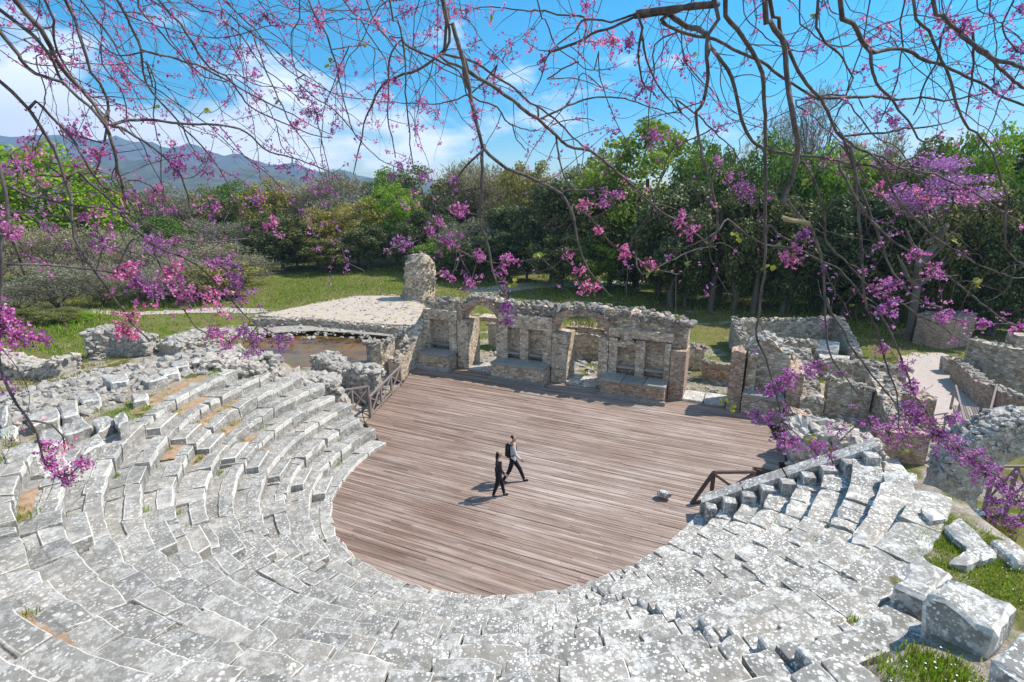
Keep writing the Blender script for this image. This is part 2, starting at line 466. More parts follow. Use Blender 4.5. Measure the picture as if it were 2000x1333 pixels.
mb = MB(); mb.add(gv, gf)
m, nt, b = mat('meadow_and_earth'); P = pos(nt)
att = nd(nt, 'ShaderNodeAttribute', attribute_name='soil').outputs['Fac']
gn = noise_t(nt, P, 1.3, 6, .7); gn2 = noise_t(nt, P, .16, 4); gf_ = noise_t(nt, P, 22, 4, .7)
gcol = ramp(nt, gn, [(.28, (.05, .07, .014)), (.45, (.12, .15, .03)), (.58, (.20, .20, .06)), (.75, (.30, .25, .13))])
gcol = mix(nt, ramp(nt, gn2, [(.38, 0.), (.62, .75)]), gcol, (.20, .165, .075))
ecol = ramp(nt, noise_t(nt, P, 3.1, 7, .75), [(.3, (.22, .165, .115)), (.5, (.36, .31, .25)), (.7, (.52, .49, .44))])
fac = ramp(nt, math_n(nt, 'ADD', att, math_n(nt, 'MULTIPLY', math_n(nt, 'SUBTRACT', gn, .5), .9)), [(.40, 0.), (.60, 1.)])
c = mix(nt, fac, gcol, ecol)
c = mix(nt, .75, c, ramp(nt, gf_, [(.3, .4), (.7, 1.35)]), 'MULTIPLY')
nt.links.new(c, b.inputs['Base Color']); b.inputs['Roughness'].default_value = 1; b.inputs['Specular IOR Level'].default_value = .05
bump(nt, b, math_n(nt, 'ADD', gn, gf_), .8, .06)
M_GROUND = m
ground = mb.build('ground', M_GROUND, None, True); tag(ground, 'grass and stony earth around the ruins', kind='structure')
at_ = ground.data.attributes.new('soil', 'FLOAT', 'POINT'); at_.data.foreach_set('value', soil)

from mathutils.bvhtree import BVHTree
GB = BVHTree.FromPolygons([Vector(v_) for v_ in gv], gf)
def gnd(x, y):
    h = GB.ray_cast(Vector((x, y, 60)), Vector((0, 0, -1)))
    return h[0].z if h[0] is not None else 0.0
def drape(name, px, m_, label, z=.2, step=.35, dz=.035):
    P_ = [at(x, y, z) for x, y in px]; x0, x1 = min(p.x for p in P_), max(p.x for p in P_); y0, y1 = min(p.y for p in P_), max(p.y for p in P_)
    mbx = MB(); idx = {}; vs = []; fs = []
    i0, j0 = int(x0/step)-1, int(y0/step)-1; i1, j1 = int(x1/step)+1, int(y1/step)+1
    def vid(i, j):
        if (i, j) not in idx:
            x, y = i*step+.12*nz((i*.9, j*.9, 0), 1.0), j*step+.12*nz((j*.9, i*.9, 5), 1.0); idx[(i, j)] = len(vs); vs.append((x, y, gnd(x, y)+dz))
        return idx[(i, j)]
    for i in range(i0, i1):
        for j in range(j0, j1):
            if inpoly((i+.5)*step+.4*nz((i*.3, j*.3, 1), 1), (j+.5)*step+.4*nz((i*.3, j*.3, 7), 1), P_): fs.append((vid(i, j), vid(i+1, j), vid(i+1, j+1), vid(i, j+1)))
    mbx.add(vs, fs); return tag(mbx.build(name, m_, None, True), label, kind='structure')
# far hills
def hills(name, D, prof, label, rough):
    mb = MB(); vs = []; k = 240; lay = 7
    for j in range(lay):
        for i in range(k):
            px = -900+4200*i/(k-1)
            yy = np.interp(px, [p[0] for p in prof], [p[1] for p in prof])
            top = atY(px, yy, D)
            h = top.z*.88+rough*D*.010*mnoise.fractal(Vector((px*.02, D*.01, 0)), .9, 2.1, 6)
            fr = j/(lay-1)
            x = top.x; w = Vector((x*(1-.30*(1-fr)), D*(1-.30*(1-fr)), 0))
            z = -3+(h+3)*fr**1.2*(1+.35*(1-fr)*fr*4*nz((px*.01, fr*3, D), 1))
            vs.append((w.x, w.y, z))
    for j in range(lay-1): 
        pass
    fs = [(j*k+i, j*k+i+1, (j+1)*k+i+1, (j+1)*k+i) for j in range(lay-1) for i in range(k-1)]
    base = len(vs)
    for i in range(k): v = vs[(lay-1)*k+i]; vs.append((v[0]*1.1, v[1]*1.1, -3))
    fs += [((lay-1)*k+i, (lay-1)*k+i+1, base+i+1, base+i) for i in range(k-1)]
    mb.add(vs, fs)
    o = mb.build(name, M_HILL, None, True); return tag(o, label, kind='structure')
m, nt, b = mat('wooded_hill'); P = pos(nt)
c = ramp(nt, noise_t(nt, P, .012, 6, .7), [(.35, (.045, .06, .03)), (.6, (.12, .12, .075)), (.75, (.17, .155, .11))])
nt.links.new(c, b.inputs['Base Color']); b.inputs['Roughness'].default_value = 1; b.inputs['Specular IOR Level'].default_value = 0
M_HILL = m
hills('hills', 3000, [(-900, 250), (0, 248), (110, 247), (200, 256), (290, 262), (370, 272), (450, 290), (520, 308), (620, 322), (720, 338), (850, 356), (1100, 366), (3300, 372)], 'long blue mountain ridge behind the left trees', 1.0)
hills('hills', 1750, [(-900, 300), (0, 296), (180, 300), (300, 306), (420, 318), (520, 330), (640, 342), (760, 356), (900, 368), (3300, 376)], 'lower hazy foothills in front of the mountain ridge', .8)

# pool of water in the flooded orchestra passage
mb = MB(); mb.add([tuple(p) for p in POOL], [tuple(range(len(POOL)))])
m, nt, b = mat('brown_pool_water'); P = pos(nt)
c = ramp(nt, noise_t(nt, P, .45, 5), [(.35, (.085, .055, .02)), (.55, (.20, .105, .032)), (.7, (.12, .11, .03))])
nt.links.new(c, b.inputs['Base Color']); b.inputs['Roughness'].default_value = .16; b.inputs['Specular IOR Level'].default_value = .22
bump(nt, b, noise_t(nt, P, 5, 3), .15, .01)
tag(mb.build('water', m), 'still brown water pooled left of the stage wall', kind='structure')

# ------------------------------------------------------------------ wooden stage
stage = empty('wooden_stage', T(0, 2, 0), label='weathered brown plank stage filling the orchestra of the theatre', cat='stage')
stage.rotation_euler = (0, 0, math.atan2(U.y, U.x))
def deck_span(v):
    lo, hi = [], []
    # cavea edge
    th = None
    def edge(sgn):
        for k in range(0, 400):
            s = sgn*(k*.03)
            p = T(s, v); n, deg = rown(p.x, p.y)
            if n > .06: return s
        return sgn*12
    if v < -.72: return edge(-1), edge(1)
    # left edge
    a = -6.55 if v < -.3 else (np.interp(v, [-.3, .9, 5.9, 9.5], [-6.6, -8.25, -9.8, -11.3]))
    if v < 2.2: b_ = np.interp(v, [-.72, -.2, .2, 2.2], [5.95, 6.4, 6.9, 7.30])
    elif v < 3.6: b_ = 7.32
    elif v < 4.4: b_ = 8.2
    else: b_ = np.interp(v, [4.4, 5.1, 7.5, 9.5], [8.42, 8.42, 7.9, 7.4])
    return float(a), float(b_)
mb = MB(); bw = .118; gap = .010
v = -7.2
while v < 9.36:
    a0, b0 = deck_span(v+.004); a1, b1 = deck_span(v+bw-gap-.004)
    if b0-a0 > .3 and b1-a1 > .3:
        s = min(a0, a1)
        cuts = []
        x = s+rnd.uniform(.6, 3.9)
        while x < max(b0, b1)-.3: cuts.append(x); x += rnd.choice([2.4, 3.0, 3.6, 4.0])
        xs_ = [None]+cuts+[None]
        for i in range(len(xs_)-1):
            l0, l1 = (a0, a1) if xs_[i] is None else (xs_[i]+.004,)*2
            r0_, r1_ = (b0, b1) if xs_[i+1] is None else (xs_[i+1]-.004,)*2
            if r0_ <= l0 or r1_ <= l1: continue
            z = rnd.uniform(-.009, .006); z2 = z+rnd.uniform(-.007, .007)
            q = [(l0, v), (r0_, v), (r1_, v+bw-gap), (l1, v+bw-gap)]
            vs = [T(s_, v_, z if k < 2 else z2) for k, (s_, v_) in enumerate(q)]+[T(s_, v_, -.06) for s_, v_ in q]
            mb.add(vs, [(0, 1, 2, 3), (0, 4, 5, 1), (1, 5, 6, 2), (2, 6, 7, 3), (3, 7, 4, 0)])
    v += bw
o = mb.build('deck_boards', M_DECK)
mw = parent_world(stage).inverted(); o.data.transform(mw); o.parent = stage
mb = MB()
for side in (0, 1):
    prev = None
    for v in np.arange(-.72, 9.3, .1):
        e = deck_span(v)[side]
        p = T(e+(-.03 if side == 0 else .03), v, -.14)
        if prev is not None and (p-prev).length < 1.5: mb.bar(prev, p, .05, .24)
        prev = p
part('edge_beam', mb, M_RAIL, stage)
mb = MB()
for s in np.arange(-9, 8.6, 1.5):
    for v in (.6, 3.5, 6.5, 9.0):
        a, b_ = deck_span(v)
        if a+.2 < s < b_-.2: mb.bar(T(s, v, -.8), T(s, v, -.07), .12, .12)
part('support_posts', mb, M_RAIL, stage)

# ------------------------------------------------------------------ seats
ORD = ['lowest', 'second', 'third', 'fourth', 'fifth', 'sixth', 'seventh', 'eighth', 'ninth', 'tenth', 'eleventh', 'twelfth', 'thirteenth']
STAIRS = [193.6, 223.9, 285.2]
SW = .62
def thL(n): return 160.5-.25*n+rnd.uniform(-1.6, 1.6)
def thR(n): return {6: 336.5, 7: 329.5, 8: 320.5}.get(n, 329.5+1.55*n-(.5 if n > 4 else 0))
LRAG = {0: 161, 1: 158.6, 2: 159.6, 3: 157.2, 4: 159.2, 5: 158, 6: 161.2, 7: 165, 8: 171}
for n in range(0, 13):
    row = empty('seat_row', pol(n, R(250), ztread(n)), label=f'curved row of lichen-spotted grey stone seats, {ORD[n]} row up from the wooden stage', cat='seat row', group='tiers of stone seats around the stage')
    a = LRAG[n] if n <= 8 else 206.5+ (n-9)*1.2
    e = thR(n) if n <= 8 else {9: 297, 10: 292.5, 11: 284.6, 12: 283}[n]
    th = a; first = True
    while th < e-.5:
        rr = rad(n, R(th))
        big = (n >= 7 and th > 297) or (n >= 11)
        L = rnd.uniform(1.2, 1.75) if big else rnd.choice([rnd.uniform(.42, .7), rnd.uniform(.6, .95), rnd.uniform(.8, 1.2)])
        t2 = th+math.degrees(L/rr)
        if e-t2 < math.degrees(.45/rr): t2 = e
        for sd in STAIRS:    # joints fall at the stair sides
            w = math.degrees(SW/rr)
            for q in (sd-w, sd+w):
                if th+.6 < q < t2-.0 and q-th < math.degrees(1.7/rr): t2 = q
        gapw = rnd.choice([.006, .010, .018, .035]) if th < 250 else rnd.choice([.014, .028, .045, .075])
        g = math.degrees(gapw/rr)
        dz = rnd.gauss(0, .011); dr = rnd.gauss(0, .012)
        yaw = rnd.gauss(0, .006)
        inner = -dr
        depth = 1.10
        if n == 0: dz -= .03
        t1r, t2r = R(th+g/2), R(t2-g/2)
        k = max(2, int((t2-th)*math.pi/180*rr/.28))
        # polar block, bevelled
        bm = bmesh.new()
        ri = rad(n, t1r)-CXo if False else None
        def P_(frac, rin, z):
            t = t1r+(t2r-t1r)*frac
            r = rad(n, t)+rin+yaw*(frac-.5)*rr*.35
            return polr(r, t, z)
        zt = ztread(n)+dz; zbm = zt-.46
        tl = rnd.gauss(0, .008); tl2 = rnd.gauss(0, .007)
        rings = []
        chip = [rnd.random() < .42, rnd.random() < .42]
        tro = rnd.uniform(.025, .065) if rnd.random() < (.72 if th < 226 else .16) else 0.0
        fw = rnd.uniform(.30, .37)
        twist = rnd.gauss(0, .006)
        for i in range(k+1):
            fr = i/k
            cz = 0; ci = 0
            if (i == 0 and chip[0]) or (i == k and chip[1]): cz = rnd.uniform(.02, .09); ci = rnd.uniform(.02, .09)
            zt_ = zt+tl2*(fr-.5)*2
            ring = [P_(fr, inner+.03, zbm), P_(fr, inner+ci*.8, zt_-.16-cz), P_(fr, inner+ci, zt_-cz), P_(fr, inner+fw, zt_-.004+tl+twist*(fr-.5)), P_(fr, inner+fw+.03, zt_-.006-tro), P_(fr, inner+.68, zt_-.012-tro*1.05-tl), P_(fr, inner+.80, zbm)]
            rings.append([bm.verts.new(p) for p in ring])
        q = 7
        for i in range(k):
            for j in range(q):
                j2 = (j+1) % q
                bm.faces.new((rings[i][j], rings[i][j2], rings[i+1][j2], rings[i+1][j]))
        if rnd.random() < (.7 if th < 235 else .35):  # risers painted paler: lichen, with sunlit brightness put into the colour, mostly left
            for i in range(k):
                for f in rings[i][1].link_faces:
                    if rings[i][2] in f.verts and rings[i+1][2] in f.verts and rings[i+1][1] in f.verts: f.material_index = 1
        bm.faces.new(rings[0][::-1]); bm.faces.new(rings[-1])
        bmesh.ops.recalc_face_normals(bm, faces=bm.faces)
        ed = []
        for i in range(k+1):
            if i < k:
                ed.append(bm.edges.get((rings[i][2], rings[i+1][2])))
                if tro: ed.append(bm.edges.get((rings[i][3], rings[i+1][3])))
        for i in (0, k):
            ed += [bm.edges.get((rings[i][j], rings[i][j+1])) for j in (0, 1, 2)]
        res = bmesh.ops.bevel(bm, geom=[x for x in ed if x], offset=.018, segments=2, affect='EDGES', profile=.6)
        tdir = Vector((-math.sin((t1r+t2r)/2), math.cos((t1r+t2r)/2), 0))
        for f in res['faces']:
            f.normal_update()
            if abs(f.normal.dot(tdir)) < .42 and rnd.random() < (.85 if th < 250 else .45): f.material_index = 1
        bmesh.ops.subdivide_edges(bm, edges=[x for x in bm.edges if x.calc_length() > .2], cuts=1, use_grid_fill=True)
        sd_ = rnd.uniform(0, 99)
        for vv in bm.verts:
            vv.co += nv(vv.co, 2.4, sd_)*.022+nv(vv.co, 7.5, sd_)*.017
        me = bpy.data.meshes.new('seat_block'); c0 = P_(.5, .3, zt); bm.transform(Matrix.Translation(-c0)); bm.to_mesh(me); bm.free()
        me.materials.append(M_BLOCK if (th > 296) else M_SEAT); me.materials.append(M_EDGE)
        o = bpy.data.objects.new('seat_block', me); COL.objects.link(o)
        o.location = c0-row.location; o.parent = row
        th = t2
eb = MB(); WEED = []
for n, a0, a1, w0, w1 in ((6, 176, 201, .26, .66), (7, 180, 196, .3, .66), (5, 182, 200, .36, .66), (4, 184, 197, .40, .66), (8, 174, 192, .3, .9), (3, 186, 196, .44, .66), (9, 215, 221, .4, .66), (10, 236, 243, .3, .66), (7, 281, 284, .3, .66), (9, 287, 291, .2, .66)):
    k = max(6, int((a1-a0)*.5)); vs = []; fs = []
    for i in range(k+1):
        th = a0+(a1-a0)*i/k; fall = min(1, 4*min(i, k-i)/k+.05)
        for j in range(5):
            w_ = w0+(w1-w0)*j/4 + .05*nz((th*.2, j, n), 1.3); p = pol(n, R(th), 0); r_ = rad(n, R(th))+w_
            vs.append(polr(r_, R(th), ztread(n)-.035+.075*fall*(j/4)**.5+.02*nz((th, j, n), .8)))
    for i in range(k):
        for j in range(4): fs.append((i*5+j, i*5+j+1, i*5+j+6, i*5+j+5))
    eb.add(vs, fs)
    for _ in range(int((a1-a0)*.35)+1):
        th = rnd.uniform(a0, a1); WEED.append(polr(rad(n, R(th))+rnd.uniform(w0+.1, w1), R(th), ztread(n)))
m, nt, b = mat('ochre_earth'); P = pos(nt)
c = ramp(nt, noise_t(nt, P, 5, 6, .75), [(.3, (.22, .13, .075)), (.55, (.36, .235, .145)), (.75, (.46, .37, .29))])
nt.links.new(c, b.inputs['Base Color']); b.inputs['Roughness'].default_value = 1; bump(nt, b, noise_t(nt, P, 24, 5), .8, .03)
tag(eb.build('earth', m, None, True), 'reddish brown earth lying on worn treads of the left seats', kind='stuff')
for _ in range(70):
    n = rnd.randrange(0, 11); th = rnd.uniform(165, 330 if n < 8 else 290)
    if n > 8 and th < 208: continue
    WEED.append(polr(rad(n, R(th))+rnd.uniform(.52, .64), R(th), ztread(n)-.02))
# stairways: half-height steps set on each tread
STLAB = ['stone stairway climbing the left seats, the one nearest the wooden railing', 'stone stairway climbing through the left seats, nearer the bottom of the bowl', 'stone stairway with deep dark risers climbing right of the lowest seats']
for si, sd in enumerate(STAIRS):
    st = empty('stone_stairway', pol(0, R(sd), ztread(0)), label=STLAB[si], cat='stairway', group='stairways through the stone seats')
    nmax = [8, 12, 11][si]
    for n in range(0, nmax):
        if rnd.random() < .06: continue
        mb = MB(); rr = rad(n+.5, R(sd)); w = math.degrees((SW-.06)/rr)
        z = ztread(n)+RI*.52+rnd.uniform(-.02, .02)
        r1 = TR*.40+rnd.uniform(-.03, .03)
        cs = [polr(rad(n, R(t))+q, R(t), 0) for t, q in ((sd-w, r1), (sd+w*rnd.uniform(.88, 1), r1+rnd.uniform(-.02, .03)), (sd+w, TR+.02), (sd-w, TR+.02))]
        solid(mb, cs, z, ztread(n)-.1, 0, 1, .025, .016, 1, n*3.3+si)
        part('step', mb, [M_SEAT, M_EDGE], st)

# right-hand retaining wall of the seats, with its parapet of long slabs
an = empty('retaining_wall', T(7.5, -.2, 0), label='stepped stone end wall with slab parapet beside the right wooden railing', cat='wall')
mb = MB(); A, B = T(5.9, -.55), T(10.3, .45)
rough_wall(mb, [A, B], .34, -.6, lambda t: .42+t*2.35, .2, 8, .02, .03, 4.)
part('wall', mb, M_WALLG, an)
mb = MB()
for k in range(4):
    t0, t1 = k/4+.004, (k+1)/4-.004
    d = (B-A).normalized(); nn_ = Vector((-d.y, d.x, 0))
    P1, P2 = A.lerp(B, t0), A.lerp(B, t1); z1, z2 = .50+t0*2.35, .50+t1*2.35
    mb.bar(P1+Vector((0, 0, z1)), P2+Vector((0, 0, z2)), .46, .16)
part('coping_slab', mb, M_BLOCK, an)
for k in range(9):
    n = k*.82+.2; mb = MB(); t = (k+.45)/9.0
    c_ = A.lerp(B, t)-nn_*.40; z = .42+t*2.35
    wd = rnd.uniform(.15, .2)
    q = [c_-d*wd-nn_*.18, c_+d*wd-nn_*.18, c_+d*wd+nn_*.16, c_-d*wd+nn_*.16]
    solid(mb, q, z+.10, z-.5, 0, 1, .02, .012, 1, k*2.)
    part('upright_block', mb, [M_BLOCK, M_EDGE], an)

# ------------------------------------------------------------------ stage wall
sw = empty('stage_wall', T(-3, 9.9, 0), label='long ruined stage wall with two brick arches and rubble top behind the stage', cat='ruin wall')
SB = -7.88
V0, VT = 9.43, 10.75          # front and back
TOPX = [-2.9, -2.0, -.6, .2, 1.3, 1.9, 2.8, 4.5, 5.7, 7.0, 8.3, 10.1, 11.4, 12.1]
TOPZ = [3.45, 3.72, 3.78, 4.12, 4.18, 3.92, 3.88, 3.92, 3.96, 4.12, 4.06, 4.00, 3.80, 3.62]
def ztop(sp): return float(np.interp(sp, TOPX, TOPZ))
def seg(mbx, a, b_, zb=0., v0=V0+.40, v1=VT, zt=None, nzr=16, seed=1., closed=False, cap0=True, cap1=True, amp=.05, jag=.20):
    vm = (v0+v1)/2
    rough_wall(mbx, [T(SB+a, vm), T(SB+b_, vm)], v1-v0, (lambda t: zb(a+(b_-a)*t)) if callable(zb) else zb,
               (lambda t: zt(a+(b_-a)*t)) if callable(zt) else ((lambda t: ztop(a+(b_-a)*t)) if zt is None else zt), .11, nzr, amp, jag, seed, closed, cap0, cap1)
def arch(c_, hw, zs, zc):
    return lambda sp: zs+(zc-zs)*math.sqrt(max(0, 1-((sp-c_)/hw)**2))
a1 = arch(.78, 1.18, 2.75, 3.78); a2 = arch(6.65, 1.45, 2.62, 3.70)
mb = MB()
seg(mb, -2.85, -.40, -.2); seg(mb, -.40, 1.96, a1, closed=True, cap0=False, cap1=False, nzr=8)
seg(mb, 1.96, 5.20, -.2); seg(mb, 5.20, 8.10, a2, closed=True, cap0=False, cap1=False, nzr=8)
seg(mb, 8.10, 11.9, -.2)
part('wall', mb, M_WALL, sw)
# door piers narrow the arches below the springing
def piers(name, a, b_, zt, v0=V0, v1=VT+.05, m_=None):
    mbx = MB(); seg(mbx, a, b_, -.2, v0, v1, zt, 14, 2.+a, amp=.022, jag=.03)
    return part(name, mbx, m_ or M_WALL, sw)
piers('door_pier', -.62, .10, 2.82); piers('door_pier', 1.86, 2.02, 2.80)
piers('door_pier', 5.12, 5.98, 2.62); piers('door_pier', 7.66, 8.16, 2.66)
piers('door_pier', 11.25, 11.95, 2.45, V0-.08, m_=M_BRICK)
# pilasters and the band above the niches
def pil(a, b_, z0, z1, v0=V0-.02, m_=None, name='pilaster'):
    mbx = MB(); seg(mbx, a, b_, z0, v0, V0+.54, z1, 10, 5.+a, closed=True, amp=.018, jag=.02)
    return part(name, mbx, m_ or M_WALL, sw)
for a, b_ in ((-2.82, -2.45), (-1.15, -.66), (2.05, 2.55), (3.30, 3.78), (4.62, 5.10), (8.20, 8.62), (9.55, 10.0), (10.95, 11.22)):
    pil(a, b_, .9, 2.75)
for a, b_, z0, z1 in ((-2.85, -.64, 2.75, 3.30), (2.02, 5.12, 2.75, 3.45), (8.16, 11.3, 2.82, 3.25)):
    pil(a, b_, z0, z1, V0-.02, name='entablature_band')
# niche heads and sills on the right panel
mb = MB()
for i in range(7):
    w = .62*(1-i/7); mb.bar(T(SB+9.08-w, V0+.10, 2.40+i*.1), T(SB+9.08+w, V0+.10, 2.40+i*.1), .30, .085)
part('pediment', mb, M_WALL, sw)
mb = MB()
for i in range(13):
    t = math.pi*i/12; p = T(SB+10.48+.46*math.cos(t), V0+.08, 2.28+.46*math.sin(t)); q = T(SB+10.48+.62*math.cos(t), V0+.08, 2.28+.62*math.sin(t))
    mb.bar(p, q, .28, .09, up=W)
part('niche_arch', mb, M_BRICK, sw)
for a, b_ in ((-2.45, -1.15), (2.55, 3.30), (3.78, 4.62), (8.62, 9.55), (10.0, 10.95)):
    mb = MB(); mb.bar(T(SB+a+.03, V0+.21, 1.28), T(SB+b_-.03, V0+.21, 1.28), .42, .10); part('niche_sill', mb, M_SLAB, sw)
# brick voussoirs
def ring(c_, hw, zs, zc, t0, t1, k, name, th=.34):
    mbx = MB()
    for i in range(k):
        t = t0+(t1-t0)*(i+.5)/k
        ca, sa = math.cos(t), math.sin(t)
        p = T(SB+c_+hw*ca, V0+.10, zs+(zc-zs)*sa); o_ = Vector((U.x*ca, U.y*ca, sa*(zc-zs)/hw+.0)).normalized()
        j = rnd.uniform(-.025, .03)
        mbx.bar(p-o_*.03+W*(.09+j), p+o_*(th+rnd.uniform(-.05, .06))+W*(.09+j), .44, .095+rnd.uniform(-.012, .01), up=W)
    return part(name, mbx, M_BRICK, sw)
ring(.78, 1.18, 2.75, 3.78, .05, 3.09, 34, 'arch_ring', .26); ring(6.65, 1.45, 2.62, 3.70, .05, 3.09, 40, 'arch_ring', .34)
# rubble along the top
mb = MB()
S_ = [T(SB+a, (V0+VT)/2+.1) for a in np.linspace(-2.8, 11.9, 60)]
rubble_top(mb, S_, 1.2, lambda t: ztop(-2.8+14.7*t)-.01, (.08, .30), 14, 0, .10)
rubble_top(mb, [T(SB+a, V0+.22) for a in np.linspace(3, 11.5, 30)], .3, lambda t: ztop(3+8.5*t)-.22, (.08, .17), 16, 0, .22)
part('rubble_top', mb, M_RUBD, sw)['kind'] = 'stuff'
# benches (podia)
def bench(a, b_, zt, v0, slabs, lab):
    mbx = MB(); seg(mbx, a, b_, -.2, v0, V0+.46, zt-.10, 8, 7.+a, amp=.02, jag=.0)
    o = part('bench', mbx, M_BRICK if a > 8 else M_WALL, sw, lab)
    k = slabs
    for i in range(k):
        m2 = MB(); x0 = a-.05+(b_-a+.1)*i/k+.01; x1 = a-.05+(b_-a+.1)*(i+1)/k-.01
        solid(m2, [T(SB+x0, v0-.09+rnd.uniform(0, .05)), T(SB+x1, v0-.09+rnd.uniform(0, .05)), T(SB+x1, V0+.44), T(SB+x0, V0+.44)], zt+rnd.uniform(-.02, .02), zt-.14, 0, None, .02, .014, 2, i+a)
        part('seat_slab', m2, M_SLAB, o)
    m2 = MB(); seg(m2, a-.12, b_+.10, -.2, v0-.20, v0+.02, .16, 3, 8+a, amp=.02, jag=.02)
    part('plinth', m2, M_SLAB, o)
bench(-2.75, -.72, .98, V0-.92, 2, 'short bench left of the first arch'); bench(2.02, 5.05, .98, V0-.98, 2, 'middle bench between the two arches'); bench(8.12, 11.2, .92, V0-1.0, 3, 'broken brick bench right of the second arch')
for a, b_, k in ((.10, 1.86, 2), (5.98, 7.66, 2), (11.9, 13.9, 2)):
    for i in range(k):
        m2 = MB(); x0 = a+(b_-a)*i/k+.02; x1 = a+(b_-a)*(i+1)/k-.02
        solid(m2, [T(SB+x0, V0-.1), T(SB+x1, V0-.12), T(SB+x1, VT-.1), T(SB+x0, VT-.1)], .14, -.3, 0, None, .02, .02, 2, i+a); part('threshold', m2, M_BLOCK, sw)
# vault stub with grass behind the second arch
m2 = MB(); seg(m2, 5.4, 8.0, 2.45, VT+.15, VT+1.6, 2.75, 3, 3.3, closed=True, amp=.03, jag=.05); part('vault_stub', m2, M_WALL, sw)
m2 = MB(); seg(m2, -.2, 1.9, 2.45, VT+.5, VT+1.5, 2.7, 3, 3.9, closed=True, amp=.03, jag=.05); part('vault_stub', m2, M_WALL, sw)

# side ruin on the left end of the stage wall
def og(x, y, dz=0.0):
    p = at(x, y, 2.5)
    for _ in range(14):
        q = at(x, y, gz(p.x, p.y)+dz); p = p.lerp(q, .6)
    return p
def stone_faces(mb, pts, th, zb, zt, dens=26, size=(.10, .24)):
    S = path_sample([Vector((p[0], p[1], 0)) for p in pts], .2); k = len(S)
    fb = zb if callable(zb) else (lambda t: zb); ft = zt if callable(zt) else (lambda t: zt)
    for i, p in enumerate(S):
        t = i/max(1, k-1); d = (S[min(i+1, k-1)]-S[max(i-1, 0)]).normalized(); n_ = Vector((-d.y, d.x, 0))
        for sg in (-1, 1):
            for _ in range(int(dens*.2*max(.2, ft(t)-fb(t)))):
                q = p+n_*sg*(th/2+rnd.uniform(-.06, .05))+d*rnd.uniform(-.12, .12); z = rnd.uniform(fb(t), ft(t))
                stone(mb, (q.x, q.y, z), rnd.uniform(*size))
def ruin(name, label, cat, pts, th, zb, zt, m_=M_WALLG, rub=True, amp=.05, jag=.12, nzr=8, size=(.09, .22), per=16, step=.16, group=None, seed=None):
    r = empty(name, (pts[0][0], pts[0][1], zb if not callable(zb) else zb(0)), label=label, cat=cat, group=group)
    mbx = MB(); rough_wall(mbx, pts, th, zb, zt, step, nzr, amp, jag, seed if seed is not None else rnd.uniform(0, 50)); part('masonry', mbx, m_, r)
    if rub:
        m2 = MB(); rubble_top(m2, pts, th*.95, zt, size, per*th/.7, 0, .05)
        if m_ is M_RUB: stone_faces(m2, pts, th, zb, zt, 30, size)
        o = part('rubble_top', m2, M_RUBD if m_ is not M_RUB else M_RUB, r); o['kind'] = 'stuff'
    return r
ruin('side_wall', 'sloping ruined side wall joining the left end of the stage wall', 'ruin wall', [T(-10.85, 10.6), T(-11.0, 9.3), T(-11.1, 7.7), T(-11.15, 6.9)], .8, -.4, lambda t: 3.5-2.75*t**.75, M_WALL, jag=.2)
ruin('ruined_pier', 'pale broken masonry pier left of the sloping side wall', 'ruin wall', [T(-12.6, 7.4), T(-11.7, 7.2)], 1.0, -.4, lambda t: 1.25+.5*t, M_WALL, jag=.2)
ruin('ruined_wall', 'low jagged wall of pale slabs running left from the side wall', 'ruin wall', [T(-14.4, 8.9), T(-12.9, 9.1), T(-11.5, 9.4)], .8, -.4, lambda t: 1.0+1.1*t*t, M_WALLG, jag=.22, size=(.14, .3))
# vomitorium walls
r_ = ruin('passage_wall', 'rubble-topped passage wall behind the left wooden railing', 'ruin wall', [at(628, 712, .8), at(672, 735, .7), at(712, 762, .3), at(742, 775, 0)], .9, -.5, lambda t: 1.3+.15*math.sin(t*9), M_RUB, jag=.2, size=(.13, .3))
r_ = ruin('passage_wall', 'rounded rubble mass beside the dark passage at the back of the left seats', 'ruin wall', [at(560, 742, 2.0), at(610, 752, 1.6), at(658, 768, 1.0)], 1.3, -.4, lambda t: 2.2-.6*t, M_RUB, jag=.3, size=(.16, .34), per=22)

# ------------------------------------------------------------------ right part of the stage wall and the rooms behind
ruin('back_wall', 'brown wall with a pale top seen through the arches behind the stage wall', 'ruin wall', [T(-9.0, 14.6), T(-3.5, 14.4), T(2.0, 14.6), T(4.5, 14.8)], .6, -.4, lambda t: 1.45+.12*math.sin(t*17), M_WALL, size=(.10, .26), per=14)
ruin('back_wall', 'low reddish wall behind the third doorway', 'ruin wall', [T(4.6, 13.2), T(6.0, 13.0), T(7.4, 13.0)], .5, -.4, 1.0, M_BRICK, size=(.10, .2))
mb = MB()
for i in range(520):
    q = T(rnd.uniform(-8.6, 7), rnd.uniform(11.0, 14.2)); sz = .05+.22*rnd.random()**3; stone(mb, (q.x, q.y, gz(q.x, q.y)+sz*.1), sz)
tag(mb.build('rubble', M_RUB), 'fallen stones on the ground behind the stage wall', kind='stuff')
rp = empty('stage_wall_fragment', T(7.2, 9.6, 0), label='detached piece of stage wall with broken pillars right of the third doorway', cat='ruin wall')
def frag(name, s0, s1, v0, v1, zb, zt, m_, nzr=9, jag=.06, closed=False):
    mbx = MB(); vm = (v0+v1)/2
    rough_wall(mbx, [T(s0, vm), T(s1, vm)], v1-v0, zb, zt, .13, nzr, .03, jag, s0, closed); return part(name, mbx, m_, rp)
frag('pillar', 6.05, 6.65, 9.1, 10.3, -.3, 2.75, M_BRICK, jag=.2)
frag('wall', 6.6, 8.5, 9.75, 11.1, -.3, lambda t: 2.75+.6*math.sin(math.pi*min(1, t*1.15)), M_WALLG, jag=.25)
frag('pillar', 6.75, 7.15, 9.35, 9.8, .9, 2.75, M_WALL)
